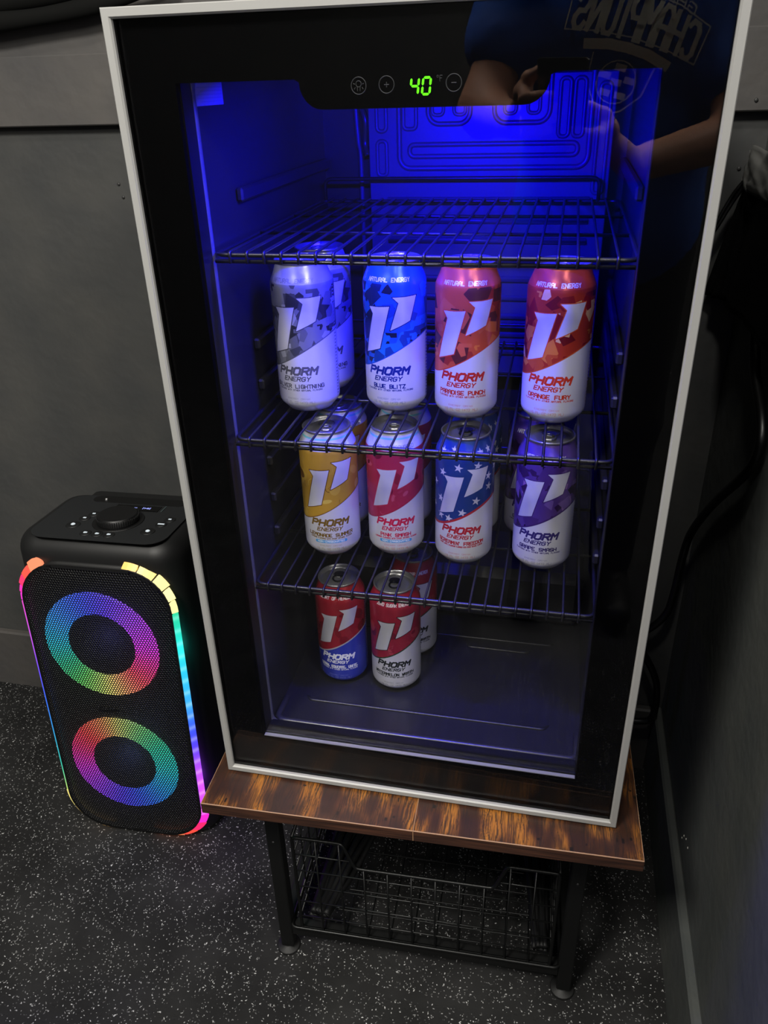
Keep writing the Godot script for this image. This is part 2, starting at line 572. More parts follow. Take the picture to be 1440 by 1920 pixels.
func build_room() -> void:
	var ft := floor_images()
	var fm := mat(Color.WHITE, 0.82, 0.0, 0.35)
	fm.albedo_texture = ImageTexture.create_from_image(ft[0])
	fm.uv1_triplanar = true
	fm.uv1_world_triplanar = true
	fm.uv1_scale = Vector3.ONE / 1.25
	fm.heightmap_enabled = true
	fm.heightmap_texture = ImageTexture.create_from_image(ft[1])
	fm.heightmap_scale = 0.12
	var st := st_new()
	box2(st, Vector3(-2.4, -0.12, -0.7), Vector3(2.4, 0.0, 3.2))
	struct("floor", st, fm)
	var paint := mat(Color(0.283, 0.284, 0.282), 0.55, 0.0, 0.4)
	paint.albedo_texture = noise_tex(3, 0.008, 512, false, 1.0, ramp2(Color(0.86, 0.87, 0.88), Color(1.0, 0.99, 0.97)))
	paint.normal_enabled = true
	paint.normal_texture = noise_tex(8, 0.045, 512, true, 3.0)
	paint.normal_scale = 0.14
	paint.uv1_triplanar = true
	paint.uv1_world_triplanar = true
	paint.uv1_scale = Vector3.ONE * 1.4
	var far_paint := mat(Color(0.75, 0.75, 0.74), 0.8)
	var trim_paint: StandardMaterial3D = paint.duplicate()
	trim_paint.albedo_color = Color(0.32, 0.31, 0.305)
	trim_paint.roughness = 0.45
	var board_paint: StandardMaterial3D = paint.duplicate()
	board_paint.albedo_color = Color(0.345, 0.335, 0.33)
	st = st_new(); box2(st, Vector3(-2.4, 0.0, -0.7), Vector3(2.4, 2.42, -0.53)); struct("wall_back", st, paint)
	var right_wall: StandardMaterial3D = paint.duplicate()
	right_wall.albedo_color = Color(0.3, 0.31, 0.305)
	st = st_new(); box2(st, Vector3(0.613, 0.0, -0.53), Vector3(2.4, 2.42, 0.3)); struct("wall_right", st, right_wall)
	st = st_new(); box2(st, Vector3(2.28, 0.0, 0.3), Vector3(2.4, 2.42, 3.2)); struct("wall_side", st, far_paint)
	st = st_new(); box2(st, Vector3(-2.4, 0.0, -0.53), Vector3(-2.28, 2.42, 3.2)); struct("wall_left", st, paint)
	st = st_new(); box2(st, Vector3(-2.28, 0.0, 3.08), Vector3(2.28, 2.42, 3.2)); struct("wall_front", st, paint)
	st = st_new(); box2(st, Vector3(-2.4, 2.42, -0.7), Vector3(2.4, 2.5, 3.2)); struct("ceiling", st, mat(Color(0.75, 0.75, 0.75), 0.9))
	# baseboards: flat boards with a chamfered top edge
	st = st_new(); box2(st, Vector3(-2.28, -0.004, -0.531), Vector3(0.6, 0.149, -0.515), 0.0035); struct("baseboard_back", st, trim_paint)
	st = st_new(); box2(st, Vector3(0.599, -0.004, -0.531), Vector3(0.6145, 0.149, 0.29), 0.0035); struct("baseboard_right", st, right_wall)
	# two boards across the back wall, the lower one proud of the panel below
	st = st_new(); box2(st, Vector3(-2.28, T + 0.7225, -0.531), Vector3(0.613, T + 0.8145, -0.512), 0.0016); struct("trim_1", st, board_paint)
	st = st_new(); box2(st, Vector3(-2.28, T + 0.8146, -0.531), Vector3(0.613, T + 0.99, -0.5148)); struct("trim_2", st, board_paint)
	# nail heads standing in the paint, and one dark hole
	var nails := thing("nail_heads", "three small nail heads and one dark hole in the grey paint of back wall", "nails", Vector3(-0.3, T + 0.62, -0.53))
	for p in [[-0.307, 0.621, 0.0], [-0.311, 0.640, 0.0], [0.588, 0.735, 0.018], [0.585, 0.655, 0.0]]:  # the third is a hole, built as a dark nail head
		var s := st_new(true)
		lathe(s, [Vector2(0.0, 0.0), Vector2(0.0026, 0.0), Vector2(0.0024, 0.0011), Vector2(0.0012, 0.0017), Vector2(0.0, 0.0018)], 10)
		var o := obj("nail", s, mat(Color(0.2, 0.2, 0.2), 0.5, 0.1), nails)
		o.position = Vector3(p[0] + 0.3, p[1] - 0.62, p[2])
		o.rotation.x = PI / 2
	# paint chips on the right wall
	var chips := thing("paint_chips", "four tiny white chips in the dark paint of the right wall near floor", "chips", Vector3(0.613, T - 0.235, -0.2))
	for p in [[-0.236, -0.209], [-0.250, -0.217], [-0.226, -0.195], [-0.224, -0.178]]:
		var s := st_new()
		box(s, Vector3.ZERO, Vector3(0.0012, 0.0028, 0.0026), 0.0005)
		obj("chip", s, mat(Color(0.75, 0.74, 0.7), 0.7), chips).position = Vector3(-0.0003, p[0] + 0.235, p[1] + 0.2)

# ---------------------------------------------------------------- fridge
var steel: StandardMaterial3D
var black_gloss: StandardMaterial3D
var glass: StandardMaterial3D

func build_fridge() -> void:
	var o := thing("beverage_fridge", "tall black beverage fridge with silver framed glass door lit blue inside", "fridge", Vector3(0, T, 0))
	var W := 0.48
	var H := 0.825
	var shell := mat(Color(0.03, 0.03, 0.032), 0.4, 0.0, 0.4)
	var liner_m := mat(Color(0.1, 0.1, 0.105), 0.38, 0.0, 0.5)
	var plate_m := mat(Color(0.33, 0.34, 0.37), 0.42, 0.3, 0.5)
	# cabinet: five thick sides around the cavity, open towards the door
	var a := Vector3(0.05, 0.05, -0.435)
	var b := Vector3(0.4345, 0.777, -0.042)
	var st := st_new()
	box2(st, Vector3(0.003, 0.012, -0.47), Vector3(a.x - 0.002, 0.822, -0.046), 0.004)
	box2(st, Vector3(b.x + 0.002, 0.012, -0.47), Vector3(0.477, 0.822, -0.046), 0.004)
	box2(st, Vector3(0.0, 0.0, 0.0) + Vector3(a.x - 0.003, b.y + 0.002, -0.47), Vector3(b.x + 0.003, 0.822, -0.046))
	box2(st, Vector3(a.x - 0.003, 0.012, -0.47), Vector3(b.x + 0.003, a.y - 0.002, -0.046))
	box2(st, Vector3(a.x - 0.003, a.y - 0.003, -0.47), Vector3(b.x + 0.003, b.y + 0.003, a.z - 0.002))
	obj("cabinet", st, shell, o)
	for x in [0.04, 0.44]:
		for z in [-0.09, -0.43]:
			st = st_new()
			lathe(st, [Vector2(0.0, -0.003), Vector2(0.014, -0.003), Vector2(0.016, 0.0), Vector2(0.014, 0.013), Vector2(0.0, 0.013)], 14, Vector3(x, 0, z))
			obj("foot", st, shell, o)
	# liner: inside faces with a rounded front lip
	st = st_new()
	var ctr := (a + b) * 0.5
	var t := 0.002
	box2(st, Vector3(a.x - t, a.y, a.z), Vector3(a.x, b.y, b.z))
	box2(st, Vector3(b.x, a.y, a.z), Vector3(b.x + t, b.y, b.z))
	box2(st, Vector3(a.x - t, b.y, a.z), Vector3(b.x + t, b.y + t, b.z))
	box2(st, Vector3(a.x - t, a.y - t, a.z), Vector3(b.x + t, a.y, b.z))
	box2(st, Vector3(a.x - t, a.y - t, a.z - t), Vector3(b.x + t, b.y + t, a.z))
	var liner := obj("liner", st, liner_m, o)
	st = st_new(true)
	tube(st, fillet([Vector3(ctr.x, a.y - 0.001, b.z), Vector3(a.x - 0.002, a.y - 0.001, b.z), Vector3(a.x - 0.002, b.y + 0.003, b.z), Vector3(b.x + 0.002, b.y + 0.003, b.z), Vector3(b.x + 0.002, a.y - 0.001, b.z), Vector3(ctr.x, a.y - 0.001, b.z)], 0.016), 0.0045, 10)
	obj("lip", st, mat(Color(0.3, 0.3, 0.32), 0.32, 0.0, 0.6), liner)  # paler than the liner: the lamp-lit streak is partly in its colour
	# raised lines pressed into the bottom of the liner
	for g in [[0.08, 0.396, -0.092, 0.0024], [0.274, 0.368, -0.24, 0.0016], [0.082, 0.4, -0.262, 0.0016]]:
		st = st_new(true)
		tube(st, fillet([Vector3(g[0], a.y - 0.002, g[2] - 0.008), Vector3(g[0] + 0.006, a.y, g[2]), Vector3(g[1] - 0.006, a.y, g[2]), Vector3(g[1], a.y - 0.002, g[2] - 0.008)], 0.004), g[3], 8)
		obj("floor_ridge", st, liner_m, liner)
	st = st_new(true)
	tube(st, fillet([Vector3(a.x + 0.004, a.y + 0.001, -0.09), Vector3(a.x + 0.004, a.y + 0.002, -0.047), Vector3(b.x - 0.004, a.y + 0.002, -0.047), Vector3(b.x - 0.004, a.y + 0.001, -0.09)], 0.012), 0.004, 8)
	obj("floor_lip", st, mat(Color(0.17, 0.17, 0.18), 0.3, 0.0, 0.6), liner)
	# compressor hump at the back of the floor
	st = st_new()
	box2(st, Vector3(a.x, a.y, a.z), Vector3(b.x, a.y + 0.09, -0.305), 0.012)
	obj("compressor_hump", st, liner_m, liner)
	# shelf supports moulded on both side walls
	for y in [0.681, 0.53, 0.4842, 0.3915, 0.344, 0.2985]:
		st = st_new()
		var zb := -0.43
		if y > 0.6:
			box2(st, Vector3(a.x, y - 0.013, zb), Vector3(a.x + 0.0075, y, -0.113), 0.002)
		else:
			box2(st, Vector3(a.x, y - 0.012, -0.4), Vector3(a.x + 0.0075, y, -0.116), 0.002)
		obj("shelf_support", st, liner_m, o)
		st = st_new()
		box2(st, Vector3(b.x - 0.0075, y - 0.013, -0.4), Vector3(b.x, y, -0.113), 0.002)
		obj("shelf_support", st, liner_m, o)
	# evaporator plate with its raised channels, and the two pipes beside it
	st = st_new()
	box2(st, Vector3(0.117, 0.40, -0.4085), Vector3(0.4157, 0.772, -0.4055), 0.001)
	var plate := obj("evaporator_plate", st, plate_m, o)
	var zc := -0.4055
	var loops := [
		[rrect(0.2725, 0.735, 0.232, 0.13, 0.014), 0.0034],
		[rrect(0.2725, 0.6905, 0.206, 0.0135, 0.006), 0.003],
		[rrect(0.219, 0.755, 0.052, 0.07, 0.014), 0.003],
		[rrect(0.307, 0.755, 0.066, 0.07, 0.014), 0.003],
		[rrect(0.170, 0.745, 0.016, 0.06, 0.005), 0.0025],
		[rrect(0.205, 0.76, 0.014, 0.06, 0.005), 0.0022], [rrect(0.232, 0.76, 0.014, 0.06, 0.005), 0.0022],
		[rrect(0.293, 0.76, 0.014, 0.06, 0.005), 0.0022], [rrect(0.321, 0.76, 0.014, 0.06, 0.005), 0.0022],
		[rrect(0.357, 0.735, 0.012, 0.062, 0.005), 0.0025], [rrect(0.374, 0.735, 0.012, 0.062, 0.005), 0.0025],
		[rrect(0.134, 0.738, 0.012, 0.05, 0.005), 0.0025], [rrect(0.134, 0.682, 0.012, 0.04, 0.005), 0.0025],
		[rrect(0.403, 0.70, 0.012, 0.12, 0.005), 0.0025]]
	for l in loops:
		st = st_new(true)
		tube(st, to3(l[0], zc), l[1], 8, true)
		obj("channel", st, plate_m, plate)
	for k in 9:
		st = st_new(true)
		tube(st, [Vector3(0.14, 0.632 - k * 0.0245, zc), Vector3(0.395, 0.632 - k * 0.0245, zc)], 0.0042, 8)
		obj("channel", st, plate_m, plate)
	st = st_new(true)
	tube(st, curve([Vector3(0.098, 0.775, -0.425), Vector3(0.097, 0.74, -0.425), Vector3(0.099, 0.70, -0.425), Vector3(0.101, 0.67, -0.427), Vector3(0.1, 0.5, -0.427)]), 0.003, 8)
	obj("refrigerant_pipe", st, plate_m, o)
	st = st_new(true)
	tube(st, curve([Vector3(0.108, 0.775, -0.42), Vector3(0.106, 0.745, -0.415), Vector3(0.112, 0.725, -0.412), Vector3(0.11, 0.70, -0.415), Vector3(0.114, 0.685, -0.41)]), 0.0042, 8)
	obj("refrigerant_pipe", st, mat(Color(0.16, 0.16, 0.17), 0.25), o)
	# warning sticker on the left inner wall
	st = st_new()
	box2(st, Vector3(a.x, 0.7538, -0.107), Vector3(a.x + 0.0006, 0.7728, -0.04))
	var stick := obj("sticker", st, mat(Color(0.6, 0.6, 0.6), 0.6), o)
	st = st_new()
	for k in 6:
		box2(st, Vector3(a.x + 0.0006, 0.7705 - k * 0.0028, -0.104), Vector3(a.x + 0.0008, 0.7714 - k * 0.0028, -0.045 - 0.006 * (k % 3)))
	obj("print", st, mat(Color(0.55, 0.55, 0.57), 0.7), stick)
	# three wire shelves
	var wire_m := mat(Color(0.1, 0.1, 0.105), 0.34, 0.3, 0.6)
	for sh in [[0.6355, -0.036, -0.394, "upper"], [0.4535, -0.030, -0.394, "middle"], [0.2735, -0.034, -0.394, "lower"]]:
		var s := Node3D.new()
		s.name = "wire_shelf"
		s.set_meta("label", {"upper": "empty top wire shelf", "middle": "middle wire shelf carrying blue-lit cans", "lower": "lower wire shelf carrying cans"}[sh[3]])
		s.position = Vector3(0, sh[0], 0)
		o.add_child(s, true)
		var zf: float = sh[1]
		var zb: float = sh[2]
		st = st_new(true)
		tube(st, fillet([Vector3(0.24, -0.003, zf), Vector3(0.0545, -0.003, zf), Vector3(0.0545, -0.003, zb), Vector3(0.4305, -0.003, zb), Vector3(0.4305, -0.003, zf), Vector3(0.24, -0.003, zf)], 0.012), 0.0021, 8)
		obj("rim", st, wire_m, s)
		st = st_new(true)
		tube(st, [Vector3(0.0545, -0.009, zf - 0.001), Vector3(0.4305, -0.009, zf - 0.001)], 0.0019, 8)
		obj("front_rod", st, wire_m, s)
		for zz in [-0.155, -0.27]:
			st = st_new(true)
			tube(st, [Vector3(0.0545, -0.003, zz), Vector3(0.4305, -0.003, zz)], 0.0019, 6)
			obj("cross_rod", st, wire_m, s)
		st = st_new(true)
		tube(st, fillet([Vector3(0.06, -0.003, zb), Vector3(0.06, 0.024, zb + 0.002), Vector3(0.405, 0.024, zb + 0.002), Vector3(0.405, -0.003, zb)], 0.01), 0.0024, 8)
		obj("back_stop", st, wire_m, s)
		st = st_new(true)
		tube(st, fillet([Vector3(0, 0.0, zb), Vector3(0, 0.0, zf + 0.0035), Vector3(0, -0.010, zf + 0.003)], 0.003, 3), 0.0014, 6)
		st.generate_normals()
		var wire := st.commit()
		for k in 22:
			share("wire", wire, wire_m, s, Vector3(0.0705 + k * 0.01635, 0, 0))
	# ---- door
	var door := mat(Color(0.035, 0.035, 0.037), 0.45, 0.0, 0.4)
	st = st_new()   # hollow door body behind the glass
	var oa := Vector2(0.051, 0.0585)
	var ob := Vector2(0.4285, 0.7715)
	box2(st, Vector3(0.001, 0.001, -0.040), Vector3(oa.x, H - 0.001, -0.0185))
	box2(st, Vector3(ob.x, 0.001, -0.040), Vector3(W - 0.001, H - 0.001, -0.0185))
	box2(st, Vector3(oa.x, 0.001, -0.040), Vector3(ob.x, oa.y, -0.0185))
	box2(st, Vector3(oa.x, ob.y, -0.040), Vector3(ob.x, H - 0.001, -0.0185))
	obj("door_body", st, door, o)
	st = st_new()   # gasket between door and cabinet
	box2(st, Vector3(0.012, 0.02, -0.0465), Vector3(0.03, 0.81, -0.0395), 0.002)
	box2(st, Vector3(0.45, 0.02, -0.0465), Vector3(0.468, 0.81, -0.0395), 0.002)
	box2(st, Vector3(0.03, 0.02, -0.0465), Vector3(0.45, 0.036, -0.0395), 0.002)
	box2(st, Vector3(0.03, 0.794, -0.0465), Vector3(0.45, 0.81, -0.0395), 0.002)
	obj("gasket", st, mat(Color(0.05, 0.05, 0.05), 0.7), o)
	var fw := 0.0078   # the silver frame: four mitred rails with a bevelled inner edge
	var prof := [Vector2(0.0, -0.022), Vector2(0.0, -0.0008), Vector2(0.0008, 0.0), Vector2(0.0064, 0.0), Vector2(fw, -0.0016), Vector2(fw, -0.0046), Vector2(0.0015, -0.0046), Vector2(0.0015, -0.022)]
	var cs := [Vector2(0, 0), Vector2(W, 0), Vector2(W, H), Vector2(0, H)]
	var inn := [Vector2(1, 1), Vector2(-1, 1), Vector2(-1, -1), Vector2(1, -1)]
	for k in 4:
		st = st_new()
		var k2 := (k + 1) % 4
		for j in prof.size():
			var p: Vector2 = prof[j]
			var q: Vector2 = prof[(j + 1) % prof.size()]
			var f := func(c: int, v: Vector2) -> Vector3: return Vector3(cs[c].x + inn[c].x * v.x, cs[c].y + inn[c].y * v.x, v.y)
			quad(st, f.call(k, p), f.call(k, q), f.call(k2, q), f.call(k2, p))
		obj("frame_rail", st, steel, o)
	st = st_new()
	box2(st, Vector3(0.0016, 0.0016, -0.0088), Vector3(W - 0.0016, H - 0.0016, -0.0048))
	obj("glass_pane", st, glass, o)
	st = st_new()
	box2(st, Vector3(0.04, 0.047, -0.0180), Vector3(0.44, 0.783, -0.0150))
	obj("inner_pane", st, glass, o)
	# black border printed behind the glass, with the tab of the control panel
	st = st_new()
	var zp0 := -0.0150
	var zp1 := -0.0091
	var tab := PackedVector2Array([Vector2(0.002, H - 0.002), Vector2(0.002, ob.y), Vector2(0.152, ob.y)])
	for k in 7:
		var an := PI + PI * 0.5 * k / 6.0
		tab.append(Vector2(0.174, 0.7695) + Vector2(cos(an) * 0.0185, sin(an) * 0.0195))
	for k in 7:
		var an := PI * 1.5 + PI * 0.5 * k / 6.0
		tab.append(Vector2(0.331, 0.7695) + Vector2(cos(an) * 0.0185, sin(an) * 0.0195))
	tab.append(Vector2(0.354, ob.y))
	tab.append(Vector2(W - 0.002, ob.y))
	tab.append(Vector2(W - 0.002, H - 0.002))
	prism(st, tab, zp0, zp1)
	box2(st, Vector3(0.002, 0.002, zp0), Vector3(oa.x, ob.y, zp1))
	box2(st, Vector3(ob.x, 0.002, zp0), Vector3(W - 0.002, ob.y, zp1))
	box2(st, Vector3(oa.x, 0.002, zp0), Vector3(ob.x, oa.y, zp1))
	var border := obj("glass_border", st, black_gloss, o)
	# control marks: three round touch keys, the reading 40 and its degree sign
	var ink := mat(Color(0.17, 0.175, 0.18), 0.6)
	var zk := zp1 + 0.00005
	for k in [[0.2038, 0.7659, 0], [0.2259, 0.7661, 1], [0.2779, 0.7661, 2]]:
		st = st_new()
		tube(st, to3(rrect(k[0], k[1], 0.0118, 0.0118, 0.00585, 6), zk), 0.00035, 4, true)
		if k[2] == 0:
			tube(st, to3(rrect(k[0], k[1] + 0.0012, 0.0042, 0.0042, 0.0020, 5), zk), 0.0003, 4, true)
			for s in [-1, 1]:
				tube(st, [Vector3(k[0] + s * 0.0012, k[1] - 0.0008, zk), Vector3(k[0] + s * 0.001, k[1] - 0.0036, zk)], 0.0003, 4)
				tube(st, [Vector3(k[0] + s * 0.003, k[1] + 0.001, zk), Vector3(k[0] + s * 0.0042, k[1] + 0.0016, zk)], 0.0003, 4)
				tube(st, [Vector3(k[0] + s * 0.0026, k[1] - 0.001, zk), Vector3(k[0] + s * 0.0036, k[1] - 0.0024, zk)], 0.0003, 4)
		else:
			tube(st, [Vector3(k[0] - 0.0019, k[1], zk), Vector3(k[0] + 0.0019, k[1], zk)], 0.00035, 4)
			if k[2] == 1: tube(st, [Vector3(k[0], k[1] - 0.0019, zk), Vector3(k[0], k[1] + 0.0019, zk)], 0.00035, 4)
		obj("touch_key", st, ink, border)
	st = st_new()
	tube(st, to3(rrect(0.2656, 0.7706, 0.0014, 0.0014, 0.00068, 4), zk), 0.0002, 4, true)
	for p in [[0.2672, 0.7712, 0.2672, 0.7672], [0.2672, 0.7712, 0.2692, 0.7712], [0.2672, 0.7694, 0.2688, 0.7694]]:
		tube(st, [Vector3(p[0], p[1], zk), Vector3(p[2], p[3], zk)], 0.00025, 4)
	obj("degree_mark", st, ink, border)
	var green := glow_mat(Color(0.36, 1.0, 0.02), 1.5)
	var seg := {"a": [0, 2, 1, 2], "b": [1, 1, 1, 2], "c": [1, 0, 1, 1], "d": [0, 0, 1, 0], "e": [0, 0, 0, 1], "f": [0, 1, 0, 2], "g": [0, 1, 1, 1]}
	for dgt in [[0.2443, "bcfg"], [0.2534, "abcdef"]]:
		st = st_new()
		for ch in dgt[1]:
			var q: Array = seg[ch]
			var pa := Vector2(q[0] * 0.0058, q[1] * 0.0056)
			var pb := Vector2(q[2] * 0.0058, q[3] * 0.0056)
			var d := (pb - pa).normalized()
			pa += d * 0.0007; pb -= d * 0.0007
			var n := Vector2(-d.y, d.x) * 0.00085
			var poly := PackedVector2Array()
			for v in [pa - d * 0.0004, pa + d * 0.0005 + n, pb - d * 0.0005 + n, pb + d * 0.0004, pb - d * 0.0005 - n, pa + d * 0.0005 - n]:
				poly.append(Vector2(dgt[0] + v.x + v.y * 0.11, 0.7589 + v.y))
			prism(st, poly, zk - 0.0001, zk + 0.00015)
		obj("digit", st, green, border)
	st = st_new()   # the bright spacer bar between the panes along the lower edge
	box2(st, Vector3(0.0515, 0.0588, -0.0149), Vector3(0.428, 0.0596, -0.0102))
	obj("pane_spacer", st, mat(Color(0.62, 0.62, 0.64), 0.35, 0.5), o)
	# the blue lamp under the top of the cavity, behind the control panel
	st = st_new()
	box2(st, Vector3(0.172, 0.7655, -0.066), Vector3(0.292, 0.776, -0.044), 0.002)
	var lamp := obj("lamp_housing", st, shell, o)
	st = st_new()
	box2(st, Vector3(0.18, 0.7648, -0.0645), Vector3(0.284, 0.7657, -0.0465))
	obj("lamp_lens", st, glow_mat(Color(0.02, 0.01, 1.0), 1.5), lamp)
	var l := AreaLight3D.new()
	l.name = "fridge_lamp_light"
	l.area_size = Vector2(0.1, 0.016)
	l.light_color = Color(0.03, 0.0, 1.0)
	l.light_energy = blue_energy
	l.shadow_enabled = true
	l.area_range = 4.0
	l.area_attenuation = 2.0
	l.position = Vector3(0.232, 0.7635, -0.055)
	l.rotation.x = -PI / 2 + 0.3
	lamp.add_child(l, true)
var blue_energy := 0.5

# ---------------------------------------------------------------- stand and basket
const STAND_AT := Vector3(-0.014, 0.0, 0.0547)
const STAND_TURN := 0.033

func build_stand() -> void:
	var o := thing("fridge_stand", "low stand with rustic brown wooden top and black metal legs under the fridge", "stand", STAND_AT, STAND_TURN)
	var top_y := T - 0.003
	var th := 0.0165
	var iron := mat(Color(0.05, 0.052, 0.052), 0.5, 0.1, 0.45)
	var band_m := mat(Color.WHITE, 0.5)
	band_m.albedo_texture = noise_tex(31, 0.03, 256, false, 1.0, ramp2(Color8(34, 20, 15), Color8(80, 49, 34)))
	band_m.uv1_triplanar = true
	band_m.uv1_scale = Vector3(1.2, 26.0, 1.2)
	var worn_lit := mat(Color8(168, 132, 104), 0.55)  # tan of worn laminate, with the edge highlight painted into it
	for k in 2:
		var x0 := 0.0 if k == 0 else 0.2632
		var x1 := 0.2626 if k == 0 else 0.5235
		var wm := mat(Color.WHITE, 0.42, 0.0, 0.45)
		wm.albedo_texture = ImageTexture.create_from_image(wood_image(40 + 17 * k))
		wm.uv1_triplanar = true
		wm.uv1_scale = Vector3.ONE * 2.6
		wm.uv1_offset = Vector3(0.23 * k, 0, 0.4 * k)
		var st := st_new()
		box2(st, Vector3(x0, top_y - th, -0.445), Vector3(x1, top_y, -0.0006), 0.0007)
		var p := obj("top_board", st, wm, o)
		st = st_new()
		box2(st, Vector3(x0 + 0.0002, top_y - th, -0.0006), Vector3(x1 - 0.0002, top_y - 0.0008, 0.0))
		if k == 0: box2(st, Vector3(-0.0006, top_y - th, -0.445), Vector3(0.0, top_y - 0.0008, 0.0))
		else: box2(st, Vector3(x1, top_y - th, -0.445), Vector3(x1 + 0.0006, top_y - 0.0008, 0.0))
		obj("edge_band", st, band_m, p)
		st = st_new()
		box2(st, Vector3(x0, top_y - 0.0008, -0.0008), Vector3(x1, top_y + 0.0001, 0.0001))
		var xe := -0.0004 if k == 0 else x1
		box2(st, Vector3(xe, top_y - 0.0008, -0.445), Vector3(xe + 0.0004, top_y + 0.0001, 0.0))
		obj("worn_lit_edge", st, worn_lit, p)
		if k == 0:
			st = st_new()
			box2(st, Vector3(x1 - 0.0003, top_y - th, -0.444), Vector3(x1 + 0.0007, top_y - 0.0002, 0.0001))
			obj("seam", st, mat(Color8(140, 106, 78), 0.6), p)
	for x in [0.039, 0.459]:
		for z in [-0.106, -0.42]:
			var st := st_new()
			box2(st, Vector3(x, 0.009, z), Vector3(x + 0.02, top_y - th, z + 0.02), 0.0015)
			var leg := obj("leg", st, iron, o)
			st = st_new(true)
			lathe(st, [Vector2(0.0, 0.0), Vector2(0.0165, 0.0), Vector2(0.0178, 0.0012), Vector2(0.0178, 0.004), Vector2(0.0165, 0.0052), Vector2(0.007, 0.0056), Vector2(0.006, 0.0075), Vector2(0.006, 0.012), Vector2(0.0, 0.012)], 20, Vector3(x + 0.009, 0, z + 0.012))
			obj("foot", st, mat(Color(0.025, 0.025, 0.026), 0.6), leg)
			st = st_new(true)
			lathe(st, [Vector2(0.0, 0.0), Vector2(0.002, 0.0), Vector2(0.0018, 0.0012), Vector2(0.0, 0.0015)], 8)
			var rv := obj("rivet", st, mat(Color(0.3, 0.3, 0.3), 0.35, 0.6), leg)
			rv.rotation.x = PI / 2
			rv.position = Vector3(x + 0.01, 0.25, z + 0.0201)
	for z in [-0.106, -0.42]:
		for y in [0.041, top_y - th - 0.018]:
			if z < -0.2 or y < 0.1:
				var st := st_new()
				box2(st, Vector3(0.0592, y, z + 0.001), Vector3(0.4588, y + 0.018, z + 0.019), 0.0012)
				obj("rail", st, iron, o)
	for x in [0.04, 0.46]:
		for y in [0.041, top_y - th - 0.018]:
			var st := st_new()
			box2(st, Vector3(x, y, -0.3998), Vector3(x + 0.018, y + 0.018, -0.1062), 0.0012)
			obj("rail", st, iron, o)

